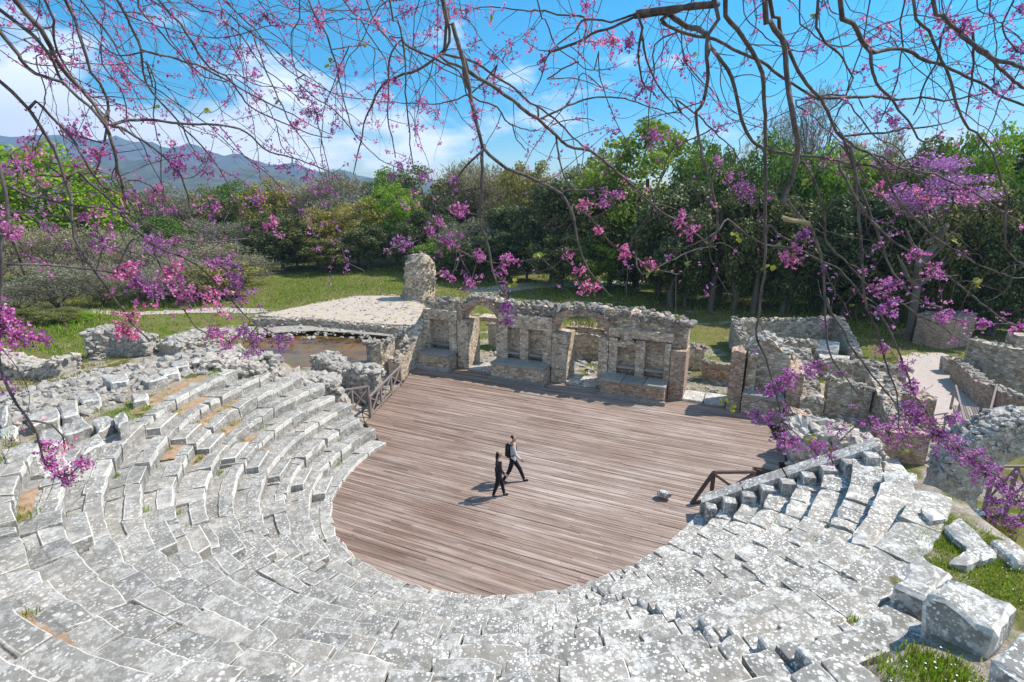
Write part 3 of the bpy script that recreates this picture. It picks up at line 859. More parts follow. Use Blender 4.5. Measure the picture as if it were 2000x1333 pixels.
frag('pillar', 8.45, 9.05, 9.0, 11.0, -.3, 2.2, M_BRICK, jag=.2)
frag('bench', 6.7, 8.4, 8.75, 9.8, -.3, .85, M_WALLG)
m2 = MB(); solid(m2, [T(6.7, 8.65), T(8.4, 8.68), T(8.4, 9.8), T(6.7, 9.8)], 1.0, .86, 0, None, .02, .02, 2); part('seat_slab', m2, M_SLAB, rp)
m2 = MB(); rubble_top(m2, [T(6.7, 10.4), T(8.4, 10.4)], 1.2, lambda t: 2.75+.6*math.sin(math.pi*min(1, t*1.15)), (.12, .26), 30); part('rubble_top', m2, M_RUB, rp)['kind'] = 'stuff'
def W2(x, y, z=0): return at(x, y, z)
ruin('room_wall', 'long straight room wall with a pale top behind the broken pillars', 'ruin wall', [W2(1432, 668), W2(1520, 668), W2(1628, 664)], .6, -.2, 1.55, M_WALLG, size=(.08, .2), jag=.22)
ruin('room_wall', 'short wall end running towards the viewer left of the long room wall', 'ruin wall', [W2(1432, 672), W2(1440, 690), W2(1452, 706)], .6, -.2, lambda t: 1.8-.5*t, M_WALLG, size=(.1, .2))
ruin('room_wall', 'knee-high wall of squared blocks in front of the long room wall', 'ruin wall', [W2(1470, 694), W2(1530, 700), W2(1592, 704)], .5, -.2, 1.15, M_WALLG, size=(.1, .22), jag=.25)
ruin('room_wall', 'sloping end of the long room wall on its right', 'ruin wall', [W2(1630, 666), W2(1655, 690), W2(1672, 708)], .55, -.2, lambda t: 1.7-1.2*t, M_WALLG)
ruin('room_wall', 'pale low wall in sun beside the pillar fragment', 'ruin wall', [W2(1555, 742), W2(1570, 790), W2(1580, 828)], .9, -.3, lambda t: 1.7-.6*t, M_WALLG, jag=.2)
ruin('room_wall', 'wide low wall between the stepped stones and the path', 'ruin wall', [W2(1600, 738), W2(1680, 740), W2(1765, 752)], .8, -.3, .9, M_WALLG, size=(.14, .28), jag=.3)
ruin('room_wall', 'shaded cell wall facing the stage with a bright slanting end', 'ruin wall', [W2(1606, 808), W2(1650, 812), W2(1692, 818)], .55, -.4, lambda t: 1.75-.35*t, M_WALLG, jag=.3)
ruin('room_wall', 'slanting low wall dropping from the cell to the rubble block', 'ruin wall', [W2(1696, 800), W2(1725, 832), W2(1748, 862)], .7, -.4, lambda t: 1.9-1.1*t, M_WALLG, size=(.1, .22))
ruin('room_wall', 'stone edging along the cells left of the path', 'ruin wall', [W2(1728, 766), W2(1755, 800), W2(1775, 828)], .7, -.3, .75, M_WALLG, size=(.12, .25))
ruin('brick_pier', 'square brown brick pier standing beside the path', 'pier', [W2(1762, 832), W2(1806, 834)], .8, -.4, 1.4, M_BRICK, jag=.16, size=(.06, .12))
ruin('brick_pier', 'low squared pier at the right edge of the stage', 'pier', [W2(1540, 846), W2(1578, 850)], .8, -.5, 1.0, M_BRICK, jag=.05, size=(.06, .14))
for lab, q, z, h in (('flat step stone below the knee-high wall', ((1592, 662), (1640, 668), (1638, 688), (1592, 684)), .75, .8), ('second flat step stone nearer the path', ((1600, 692), (1660, 696), (1655, 706), (1600, 704)), .55, .6)):
    mb = MB(); solid(mb, [at(x, y, z) for x, y in q], z, z-h, 0, 1, .03, .02, 2, 3.); tag(mb.build('step_stone', [M_BLOCK, M_EDGE], origin=centroid(mb)), lab, 'stone step')
# big concrete-rubble block and brown wall by the parodos
ruin('rubble_block', 'bulky grey rubble block at the right corner of the stage', 'ruin wall', [W2(1540, 892, .1), W2(1600, 898, .1), W2(1690, 896, .1)], 1.5, -.6, lambda t: 1.15+.25*math.sin(t*5), M_RUB, jag=.3, amp=.14, size=(.16, .34), per=12)
ruin('brick_wall', 'brown brick wall in shade right of the rubble block', 'ruin wall', [W2(1694, 892), W2(1750, 896), W2(1800, 902)], .6, -.6, 1.2, M_BRICK, jag=.05, size=(.08, .16))
mb = MB(); A_, B_ = T(8.5, 4.4, -.08), T(12.8, 2.8, -.08)
sf = empty('timber_step', A_, label='dark timber step and fascia dropping from the right edge of the stage', cat='wooden step')
for k in range(5): mb.bar(T(8.55, 4.25-k*.15, -.02-.0), T(11.5, 3.3-k*.15, -.02), .14, .05)
part('boards', mb, M_RAIL, sf)
mb = MB(); mb.bar(T(7.4, 3.55, -.22), T(11.5, 2.45, -.22), .06, .34); part('fascia', mb, M_RAIL, sf)
# lower floor of the parodos
mb = MB(); q = [T(7.36, .25, -.30), T(7.36, 3.5, -.30), T(11.5, 2.4, -.30), T(11.5, .9, -.30)]; mb.add(q, [(0, 3, 2, 1)])
tag(mb.build('path', simple('grey_paving', (.22, .22, .22), .9, .3, 9)), 'sunken grey paved passage right of the stage', kind='structure')

# curved walls at the far right, path and bridge
ruin('curved_wall', 'low curving brick wall edging the path at the far right', 'ruin wall', [W2(1866, 742), W2(1884, 762), W2(1915, 790), W2(1960, 815), W2(2040, 840)], .55, -.3, 1.1, M_BRICK, size=(.12, .24), jag=.1)
ruin('round_wall', 'higher round wall of pale stone behind the curving brick wall', 'ruin wall', [W2(1884, 738), W2(1925, 752), W2(1980, 766), W2(2060, 775)], .6, -.3, lambda t: 2.2+.1*t, M_WALLG, size=(.08, .14), jag=.04)
ruin('wall_stub', 'squared wall stub where the curving wall begins', 'ruin wall', [W2(1838, 728), W2(1868, 730)], .7, -.3, .85, M_WALLG, size=(.06, .14), jag=.05)
ruin('pale_block_wall', 'pale squared block standing on the round wall', 'ruin wall', [at(1962, 716, 1.0), at(2050, 720, 1.0)], .7, .4, 2.75, M_WALLG, rub=False, jag=.03)
ruin('dark_ruin', 'shaded round brick ruin under the trees at the far right', 'ruin wall', [W2(1800, 668), W2(1830, 676), W2(1868, 668)], 1.6, -.2, 2.0, M_BRICK, jag=.15)
PATHP = [(1762, 690), (1845, 688), (1872, 735), (1915, 785), (1985, 822), (1980, 870), (1880, 870), (1812, 800), (1768, 745)]
m, nt, b = mat('pinkish_gravel_path'); P = pos(nt)
c = ramp(nt, noise_t(nt, P, 7, 6, .75), [(.3, (.36, .30, .26)), (.7, (.52, .45, .40))])
nt.links.new(c, b.inputs['Base Color']); b.inputs['Roughness'].default_value = 1; bump(nt, b, noise_t(nt, P, 30, 4), .5, .02)
M_PATH = m
drape('path', PATHP, m, 'pale gravel path between the cells and the curving wall', .1, .25)
drape('path', ((-40, 606), (130, 597), (260, 606), (420, 598), (520, 600), (520, 608), (400, 606), (250, 613), (120, 605), (-40, 617)), m, 'white gravel path along the edge of the left scrub')
drape('path', ((905, 562), (1060, 548), (1250, 545), (1290, 535), (1390, 528), (1390, 536), (1280, 546), (1180, 557), (1060, 561), (930, 572)), m, 'earth path crossing the shaded grass behind the stage wall')
wk = empty('wooden_walkway', at(1895, 830, .45), label='sloping plank walkway leading down from the gravel path', cat='walkway')
mb = MB(); A0, A1, B0, B1 = at(1862, 792, .5), at(1940, 800, .5), at(1880, 880, .1), at(1985, 866, .1)
for k in range(16):
    t = k/15; a, b_ = A0.lerp(A1, t), B0.lerp(B1, t); mb.bar(a, b_, (A1-A0).length/16-.012, .05)
part('deck_boards', mb, M_RAILG, wk)
for (x, y), (x2, y2) in (((1858, 792), (1876, 872)), ((1938, 790), (1925, 840))):
    mb = MB(); a, b_ = at(x, y, .45), at(x2, y2, .2)
    mb.bar(a+Vector((0, 0, .95)), b_+Vector((0, 0, .9)), .07, .07); mb.bar(a, b_+Vector((0, 0, .9)), .05, .05)
    for t in (0, .5, 1): p = a.lerp(b_, t); mb.bar(p-Vector((0, 0, .2)), p+Vector((0, 0, .95)), .08, .08)
    part('side_rail', mb, M_RAILG, wk)

# terrace and its retaining wall, left of the stage wall
mb = MB(); z = .28
TP = [at(x, y, z) for x, y in ((505, 616), (600, 596), (700, 578), (790, 578), (838, 602), (838, 636), (760, 634), (640, 626))]
mb.add(TP+[p-Vector((0, 0, 1.4)) for p in TP], [tuple(range(8))]+[(i, i+8, (i+1) % 8+8, (i+1) % 8) for i in range(8)])
m, nt, b = mat('pale_gravel_terrace'); P = pos(nt)
c = ramp(nt, noise_t(nt, P, .8, 8, .8), [(.36, (.30, .23, .18)), (.48, (.50, .42, .35)), (.56, (.44, .37, .27)), (.64, (.17, .19, .06))])
nt.links.new(c, b.inputs['Base Color']); b.inputs['Roughness'].default_value = 1; bump(nt, b, noise_t(nt, P, 14, 5), .7, .04)
tag(mb.build('terrain', m), 'pale gravel terrace beside the brown pool', kind='structure')
ruin('terrace_wall', 'dark retaining wall along the far bank of the pool', 'wall', [at(498, 628, .3), at(600, 628, .3), at(700, 638, .3), at(838, 652, .3)], .6, -.6, .50, M_WALLG, size=(.08, .2), jag=.18)
mb = MB(); q = [at(x, y, .1) for x, y in ((505, 640), (620, 634), (830, 652), (830, 662), (620, 646), (505, 652))]
mb.add(q, [tuple(range(6))]); tag(mb.build('pavement', simple('wet_paving', (.33, .29, .24), .8, .3, 4)), 'stone ledge between the pool and its far wall', kind='structure')

mb = MB(); gt = MB()
for i in range(420):
    p = TP[0].lerp(TP[5], rnd.random()); q = TP[2].lerp(TP[4], rnd.random()); p = p.lerp(q, rnd.random())+Vector((rnd.gauss(0, .5), rnd.gauss(0, .5), 0))
    if inpoly(p.x, p.y, TP): sz = .03+.16*rnd.random()**4; stone(mb, (p.x, p.y, .28+sz*.1), sz)
for a, b_ in zip(TP, TP[1:]+TP[:1]):
    for i in range(int((b_-a).length*3)):
        p = a.lerp(b_, rnd.random()); sz = rnd.uniform(.07, .24); stone(mb, (p.x+rnd.gauss(0, .2), p.y+rnd.gauss(0, .2), .25), sz)
for i in range(220):
    p = at(rnd.uniform(505, 830), 640, .1); p = at(rnd.uniform(505, 830), rnd.uniform(634, 662), .1); sz = .05+.22*rnd.random()**2; stone(mb, (p.x, p.y, .1), sz)
tag(mb.build('rubble', M_RUB), 'small stones littering the gravel terrace and its edges', kind='stuff')
# round brick tower stump
tw = empty('round_pier', at(820, 586, .2), label='rounded brick tower stump on the grass behind the stage wall', cat='tower stump')
mb = MB(); k, lay = 30, 18; vs = []; fs = []
base = at(820, 586, .1); Hh, Rr = 4.75, 1.5
for j in range(lay+1):
    t = j/lay; r = Rr*(1.0 if t < .62 else math.sqrt(max(0, 1-((t-.62)/.40)**2)))*(1-.06*math.sin(t*3))
    for i in range(k):
        a = 2*math.pi*i/k; p = Vector((base.x+r*math.cos(a), base.y+r*.8*math.sin(a), base.z-.3+Hh*t))
        vs.append(p+nv(p, .8, 3)*.30+nv(p, 2.2, 5)*.16)
for j in range(lay):
    for i in range(k): fs.append((j*k+i, j*k+(i+1) % k, (j+1)*k+(i+1) % k, (j+1)*k+i))
fs.append(tuple(lay*k+i for i in range(k)))
mb.add(vs, fs); part('masonry', mb, M_WALL, tw)
mb = MB()
for v_ in vs:
    if rnd.random() < .8: stone(mb, v_+Vector((rnd.gauss(0, .08), rnd.gauss(0, .08), rnd.gauss(0, .1))), rnd.uniform(.08, .19))
part('facing_stones', mb, M_RUBD, tw)['kind'] = 'stuff'

# rubble arch at the right edge with the stone seats' outer passage
ar = empty('rubble_arch', at(1900, 950, 1.0), label='dark rubble arch standing at the right edge by the steps', cat='arch')
mb = MB(); D0 = 14.2
cA = deep(2018, 962, D0); uu_ = Vector((.93, -.36, 0)); rI, rO = 1.32, 2.2
vs = []; fs = []; K = 26; Lw = 9
wv = Vector((uu_.y*-1, uu_.x, 0))
for i in range(K+1):
    t = math.pi*(1-i/K)
    ring_ = []
    for q in range(Lw*2):
        if q < Lw: rr, w_ = rI, -.55+1.1*q/(Lw-1)
        else: rr, w_ = rO, .55-1.1*(q-Lw)/(Lw-1)
        p = cA+uu_*rr*math.cos(t)+Vector((0, 0, rr*math.sin(t)))+wv*w_
        vs.append(p+nv(p, 2.2, 1)*.09+nv(p, 6, 2)*.05)
for i in range(K):
    for q in range(Lw*2):
        q2 = (q+1) % (Lw*2); fs.append((i*Lw*2+q, i*Lw*2+q2, (i+1)*Lw*2+q2, (i+1)*Lw*2+q))
mb.add(vs, fs); 
for sgn in (-1, 1):
    p = cA+uu_*sgn*(rI+rO)/2
    rough_wall(mb, [p-wv*.55, p+wv*.55], rO-rI, -.5, p.z+.06, .15, 10, .08, .02, 3.)
part('masonry', mb, M_RUB, ar)
mb = MB()
for i in range(420):
    t = rnd.uniform(.05, math.pi-.05); w_ = rnd.uniform(-.58, .58); rr = rO+rnd.uniform(-.05, .06)
    p = cA+uu_*rr*math.cos(t)+Vector((0, 0, rr*math.sin(t)))+wv*w_; stone(mb, p, rnd.uniform(.07, .16))
for i in range(200):
    t = rnd.uniform(.05, math.pi-.05); rr = rnd.uniform(rI+.1, rO)
    p = cA+uu_*rr*math.cos(t)+Vector((0, 0, rr*math.sin(t)))-wv*.56; stone(mb, p, rnd.uniform(.06, .13))
part('rubble_face', mb, M_RUB, ar)['kind'] = 'stuff'

# ------------------------------------------------------------------ railings
def railing(label, pts, h, m_, group=None, post=.09):
    r = empty('wooden_railing', pts[0], label=label, cat='railing', group=group)
    for p in pts:
        p = Vector(p); mbx = MB(); mbx.bar(p-Vector((0, 0, .5)), p+Vector((0, 0, h)), post, post); part('post', mbx, m_, r)
    for a, b_ in zip(pts, pts[1:]):
        a, b_ = Vector(a), Vector(b_)
        mbx = MB(); mbx.bar(a+Vector((0, 0, h)), b_+Vector((0, 0, h)), .09, .06); part('top_rail', mbx, m_, r)
        mbx = MB(); mbx.bar(a+Vector((0, 0, .12)), b_+Vector((0, 0, .12)), .06, .06); part('bottom_rail', mbx, m_, r)
        for z0_, z1_ in ((.12, h-.03), (h-.03, .12)):
            mbx = MB(); mbx.bar(a+Vector((0, 0, z0_)), b_+Vector((0, 0, z1_)), .05, .05); part('brace', mbx, m_, r)
    return r
railing('greyed wooden railing with crossed braces along the left edge of the stage', [T(-9.75, 5.6), T(-9.3, 4.2), T(-8.8, 2.75), T(-8.35, 1.4)], 1.0, M_RAILG)
railing('second greyed railing behind the passage at the left of the stage', [at(722, 800, -.1), at(690, 806, 0), at(655, 812, .2)], 1.15, M_RAILG)
r_ = empty('wooden_railing', at(1388, 985), label='dark brown wooden railing with slanting ends at the right edge of the stage', cat='railing')
a, b_, c_ = at(1350, 985), at(1388, 980), at(1472, 948)
up = Vector((0, 0, 1.05))
for nm, p, q, w in (('post', b_-Vector((0, 0, .3)), b_+up, .13), ('slanting_brace', a, b_+up, .09), ('top_rail', b_+up, c_+Vector((0, 0, .5)), .09), ('brace', b_+up*.95, b_.lerp(c_, .55)+Vector((0, 0, .12)), .08), ('bottom_rail', a, b_+Vector((0, 0, .05)), .09), ('bottom_rail', b_+Vector((0, 0, .05)), c_+Vector((0, 0, .45)), .09)):
    mb = MB(); mb.bar(p, q, w, w); part(nm, mb, M_RAIL, r_)
railing('pale lattice railing seen through the rubble arch', [at(1925, 985, .3), at(1968, 985, .3), at(2015, 985, .3), at(2060, 985, .3)], 1.3, M_RAILG, post=.1)

# ------------------------------------------------------------------ loose stones
mb = MB(); stone(mb, (0, 0, .13), .27, 0, .95, .2)
o = mb.build('stone', M_BLOCK); o.location = at(1298, 974); o.scale = (1.15, .95, 1.25); tag(o, 'single white stone lying on the wooden stage', 'stone')
def slab(label, q, z, h, edge=True, name='stone_block', m_=None, group=None, bev=.05, rough=.045, cat='stone block', tilt=(0, 0)):
    if z == -.14:
        mx = sum(p[0] for p in q)/4; my = sum(p[1] for p in q)/4; q = [(mx+(x-mx)*1.10, my+(y-my)*1.10) for x, y in q]; z = -.19
    if z < 0:
        mx = sum(p[0] for p in q)/4; my = sum(p[1] for p in q)/4; z = og(mx, my, -z).z
    mbx = MB(); solid(mbx, [at(x, y, z) for x, y in q], z, z-h, 0, 1, bev, rough, 3, rnd.uniform(0, 50), tilt)
    return tag(mbx.build(name, [m_ or M_BLOCK, M_EDGE], origin=centroid(mbx)), label, cat, group)
slab('huge pale block with a shaded front face above the right grass patch', ((1812, 1158), (1852, 1120), (1988, 1180), (1948, 1238)), 4.7, .82)
slab('big block wedged at the lower right corner', ((1940, 1285), (2010, 1215), (2090, 1260), (2030, 1345)), 5.2, 1.3)
slab('long flat block uphill of the shaded huge block', ((1742, 1142), (1795, 1082), (1862, 1118), (1812, 1172)), 4.25, .7)
slab('long narrow slab tilted toward the brick wall', ((1700, 882), (1742, 880), (1772, 918), (1768, 924)), -.14, .5)
slab('narrow slab lying beside the tilted one', ((1706, 900), (1722, 894), (1786, 940), (1770, 945)), -.14, .5)
slab('flat pale slab between two tufts of grass', ((1775, 950), (1795, 942), (1835, 978), (1800, 974)), -.14, .5)
slab('flat broken slab sunk in the grass', ((1800, 990), (1826, 988), (1850, 1008), (1820, 1012)), -.14, .5)
slab('wide rounded slab at the edge of the drop', ((1838, 984), (1880, 972), (1922, 1000), (1885, 1012)), -.14, .5)
slab('long rounded rock slab above the bright grass', ((1850, 1028), (1880, 1014), (1945, 1075), (1915, 1088)), -.14, .5)
slab('flat rock right of the bright grass', ((1935, 1058), (1985, 1055), (2010, 1098), (1985, 1098)), -.14, .5)
slab('low flat rock between the grass and the long block', ((1855, 1090), (1895, 1066), (1925, 1080), (1900, 1100)), -.14, .5)
LB = [((0, 800), (16, 790), (17, 822), (2, 832), 4.0), ((52, 812), (112, 795), (118, 815), (62, 830), 4.0), ((112, 795), (150, 780), (152, 806), (120, 815), 3.9), ((112, 835), (160, 812), (180, 832), (125, 850), 3.9), ((222, 812), (240, 800), (250, 818), (230, 832), 3.9), ((178, 822), (215, 808), (225, 826), (190, 842), 3.8), ((0, 838), (30, 828), (34, 855), (4, 866), 4.1), ((75, 842), (118, 836), (128, 862), (92, 874), 4.0), ((200, 735), (248, 728), (252, 742), (215, 748), 3.8), ((272, 740), (300, 732), (330, 735), (290, 746), 3.7), ((310, 722), (345, 716), (350, 728), (318, 734), 3.7), ((150, 775), (190, 765), (195, 778), (160, 786), 3.9), ((255, 772), (288, 768), (290, 778), (260, 782), 3.7), ((0, 880), (60, 862), (80, 885), (10, 905), 4.1), ((140, 868), (190, 845), (205, 862), (160, 888), 3.8), ((60, 905), (120, 880), (140, 905), (85, 930), 4.0), ((330, 708), (362, 700), (370, 712), (340, 718), 3.7)]
LL = ['upright white block at the far left edge among weeds', 'long grey block in the left row of fallen seats', 'grey block with a dark joint beside the long grey one', 'worn block on the bank below the left fallen row', 'small squared block standing on its corner by the green grass', 'flat block just left of the corner-standing block', 'squared block at the left edge above a tuft of weeds', 'thick fallen seat block left of the flat block', 'low grey slab in the rubble above the green grass', 'pale slab in the rubble right of the low grey slab', 'white stone slab lying before the rubble bank', 'block sunk in weeds beyond the fallen row', 'thin pale slab lying in the bright green grass', 'seat block at the left edge under the hanging blossom', 'seat block at the head of the top left row', 'seat block under the tip of the hanging blossom', 'pale slab farthest back in the left rubble']
for i_, ((a, b_, c_, d_, z), lab) in enumerate(zip(LB, LL)): slab(lab, (a, b_, c_, d_), -(.30 if i_ not in (0, 4) else .5), .8, bev=.045, rough=.05)
# rubble bank at the upper left
mb = MB()
def scatter(q, k, size, zf=None, mi=0):
    P = [at(x, y, 2.6) for x, y in q]
    x0, x1 = min(p.x for p in P), max(p.x for p in P); y0, y1 = min(p.y for p in P), max(p.y for p in P); c_ = 0
    while c_ < k:
        x, y = rnd.uniform(x0, x1), rnd.uniform(y0, y1)
        if inpoly(x, y, P):
            c_ += 1; sz = size[0]+(size[1]-size[0])*rnd.random()**2.5; stone(mb, (x, y, gz(x, y)+sz*.15), sz)
scatter(((-60, 700), (300, 690), (500, 690), (580, 738), (480, 745), (300, 790), (170, 860), (-60, 870)), 1500, (.07, .34))
scatter(((300, 640), (480, 620), (520, 690), (560, 730), (300, 720)), 700, (.10, .38))
scatter(((-60, 730), (160, 715), (320, 690), (340, 660), (180, 650), (-60, 690)), 500, (.05, .30))
scatter(((1560, 735), (1600, 690), (1770, 690), (1780, 830), (1600, 860)), 420, (.05, .26))
scatter(((1800, 900), (1900, 960), (2010, 1060), (2010, 950), (1850, 880)), 160, (.05, .3))
tag(mb.build('rubble', M_RUB), 'grey broken stones strewn over the bank behind the left seats', kind='stuff')
def heap(label, pts, th, hf, size=(.13, .32), per=20, jag=.3):
    P = [og(*p) for p in pts]; zs_ = [p.z for p in P]; k = len(P)-1
    gzf = lambda t: float(np.interp(t*k, range(k+1), zs_))
    ruin('rubble_wall', label, 'ruin wall', P, th, lambda t: gzf(t)-.5, lambda t: gzf(t)+hf(t), M_RUB, jag=jag, amp=.16, size=size, per=per)
heap('lumpy rubble wall at the left edge behind the weeds', [(-60, 735), (40, 732), (135, 730)], 1.3, lambda t: 1.1+.3*math.sin(t*7)-.4*t)
heap('upright broken wall piece among the left rubble', [(180, 700), (235, 692), (300, 690)], 1.0, lambda t: 1.35+.35*math.sin(t*4+.5))
heap('low rubble wall running back to the brown pool', [(330, 692), (400, 672), (480, 656)], 1.6, lambda t: .65+.2*math.sin(t*5), (.12, .30))
heap('rubble bank edging the near shore of the pool', [(400, 712), (470, 712), (525, 724)], 1.4, lambda t: .25-.15*t, (.10, .26))

# ------------------------------------------------------------------ grass
def blades(mbx, pts, hr, wr, lean=.5):
    for (x, y, z) in pts:
        h = rnd.uniform(*hr); w = rnd.uniform(*wr); a = rnd.uniform(0, 6.28); l = rnd.uniform(0, lean)*h; b2 = rnd.uniform(0, 6.28)
        dx, dy = math.cos(a)*w, math.sin(a)*w
        lx, ly = math.cos(b2)*l, math.sin(b2)*l
        mbx.add([(x-dx, y-dy, z-.02), (x+dx, y+dy, z-.02), (x+lx*.4+dx*.6, y+ly*.4+dy*.6, z+h*.6), (x+lx*.4-dx*.6, y+ly*.4-dy*.6, z+h*.6), (x+lx, y+ly, z+h)], [(0, 1, 2, 3), (3, 2, 4)])
def patch(q, z, k):
    P = [at(x, y, z) for x, y in q]; out = []
    x0, x1 = min(p.x for p in P), max(p.x for p in P); y0, y1 = min(p.y for p in P), max(p.y for p in P)
    while len(out) < k:
        x, y = rnd.uniform(x0, x1), rnd.uniform(y0, y1)
        if inpoly(x, y, P) and nz((x, y, 0), 1.4, 2)+.6*nz((x, y, 7), 4.2, 2) > -.22: out.append((x+rnd.gauss(0, .10), y+rnd.gauss(0, .10), max(gz(x, y), -5)))
    return out
gr = MB(); wf = MB(); mdry = MB()
PT = [(((1782, 962), (1850, 985), (1950, 1035), (2015, 1085), (2015, 1168), (1960, 1168), (1880, 1105), (1790, 1072)), 3.4, 8500),
      (((1745, 1235), (1800, 1215), (1900, 1255), (1920, 1310), (1860, 1330), (1760, 1290)), 4.7, 3000), (((1706, 925), (1735, 920), (1745, 935), (1715, 940)), 3.2, 500),
      (((185, 780), (260, 765), (345, 745), (352, 758), (250, 808), (195, 795)), 3.5, 3600), (((60, 790), (170, 740), (190, 760), (80, 800)), 3.9, 1400), (((0, 850), (60, 850), (40, 880), (0, 880)), 4.1, 500),
      (((360, 740), (480, 720), (580, 722), (560, 735), (400, 748)), 3.1, 1500), (((1350, 745), (1415, 745), (1420, 790), (1355, 775)), .1, 900), (((1600, 690), (1760, 690), (1760, 720), (1620, 720)), .5, 900)]
for q, z, k in PT:
    pts = patch(q, z, k); h_ = len(pts)*3//4; blades(gr, pts[:h_], (.02, .085), (.005, .012)); blades(mdry, pts[h_:], (.02, .08), (.004, .010))
    for p in pts[::170]:
        s_ = rnd.uniform(.008, .014); h = rnd.uniform(.08, .16)
        a = rnd.uniform(0, 3); dx, dy = math.cos(a)*s_, math.sin(a)*s_
        wf.add([(p[0]-dx, p[1]-dy, p[2]+h), (p[0]+dy, p[1]-dx, p[2]+h+.006), (p[0]+dx, p[1]+dy, p[2]+h), (p[0]-dy, p[1]+dx, p[2]+h+.006)], [(0, 1, 2, 3)])
for p in WEED:
    sp = rnd.uniform(.03, .10)
    blades(gr, [(p.x+rnd.gauss(0, sp), p.y+rnd.gauss(0, sp), p.z) for _ in range(rnd.randint(12, 45))], (.04, .13), (.004, .011))
for q, z, k in ((((-60, 740), (140, 728), (330, 690), (360, 660), (180, 650), (-60, 680)), 1.5, 5000), (((140, 690), (340, 655), (480, 618), (420, 606), (200, 620), (0, 650)), .8, 6000), (((1790, 900), (1900, 960), (2010, 1060), (2010, 940), (1850, 880)), 1.5, 3500), (((1590, 730), (1600, 690), (1760, 690), (1760, 745)), .3, 2500), (((860, 600), (1340, 620), (1400, 700), (900, 660)), .2, 6000)):
    P = [at(x, y, z) for x, y in q]; x0, x1 = min(p.x for p in P), max(p.x for p in P); y0, y1 = min(p.y for p in P), max(p.y for p in P); o_ = []
    for _ in range(k*3):
        x, y = rnd.uniform(x0, x1), rnd.uniform(y0, y1)
        if inpoly(x, y, P) and nz((x, y, 0), .9, 4)+.6*nz((x, y, 0), 2.8, 4) > .05 and len(o_) < k: o_.append((x, y, gnd(x, y)))
    blades(gr if rnd.random() < .6 else mdry, o_, (.05, .26), (.010, .028))
tag(gr.build('grass', L_GRASS), 'bright green grass tufts between the old stones', kind='stuff')
tag(wf.build('wildflowers', M_WHITEF), 'tiny white daisies dotted in the grass', kind='stuff')
mg = MB()
def meadow(q, z, k, hr=(.10, .3), w=(.02, .05)):
    P = [at(x, y, z) for x, y in q]; out = []
    x0, x1 = min(p.x for p in P), max(p.x for p in P); y0, y1 = min(p.y for p in P), max(p.y for p in P)
    while len(out) < k:
        x, y = rnd.uniform(x0, x1), rnd.uniform(y0, y1)
        if inpoly(x, y, P) and nz((x, y, 0), .3, 2)+.5*nz((x, y, 4), 1.1) > -.15:
            x += rnd.gauss(0, 1.3); y += rnd.gauss(0, 1.6)
            if not inpoly(x, y, TP+[]) and not inpoly(x, y, POOL): out.append((x, y, gnd(x, y)))
    h_ = len(out)*3//5; blades(mg, out[:h_], hr, w); blades(mdry, out[h_:], (hr[0]*.7, hr[1]*.8), w)
meadow(((0, 618), (190, 610), (200, 640), (0, 660)), .2, 3500, (.2, .5)); meadow(((130, 570), (300, 570), (420, 592), (250, 603)), .2, 2500, (.2, .6))
meadow(((470, 598), (560, 545), (700, 520), (800, 520), (800, 570), (690, 572), (520, 610)), .2, 7000)
meadow(((880, 540), (1400, 540), (1800, 620), (1780, 660), (1440, 600), (1380, 590), (900, 572)), .2, 9000)
meadow(((-200, 700), (60, 560), (500, 540), (900, 530), (1500, 560), (2000, 620), (1990, 690), (1440, 690), (1340, 600), (840, 600), (500, 615), (300, 650), (0, 720)), .2, 26000, (.06, .22), (.02, .05))
tag(mg.build('grass', L_GRASS), 'meadow grass between the ruins and the wood', kind='stuff')
tag(mdry.build('grass', L_DRY), 'dry yellowish weeds mixed into the meadow grass', kind='stuff')
sh = MB()
p_ = patch(((0, 0),)*0 or ((1150, 640), (1165, 636), (1180, 642), (1160, 645)), 2.75, 1)
pts = [tuple(T(SB+rnd.uniform(5.5, 7.9), VT+rnd.uniform(.2, 1.5), 2.76)) for _ in range(700)]
blades(sh, pts, (.06, .22), (.01, .02)); tag(sh.build('grass', L_DRY), 'dry grass growing on the vault stub behind the second arch', kind='stuff')

exec_trees = True
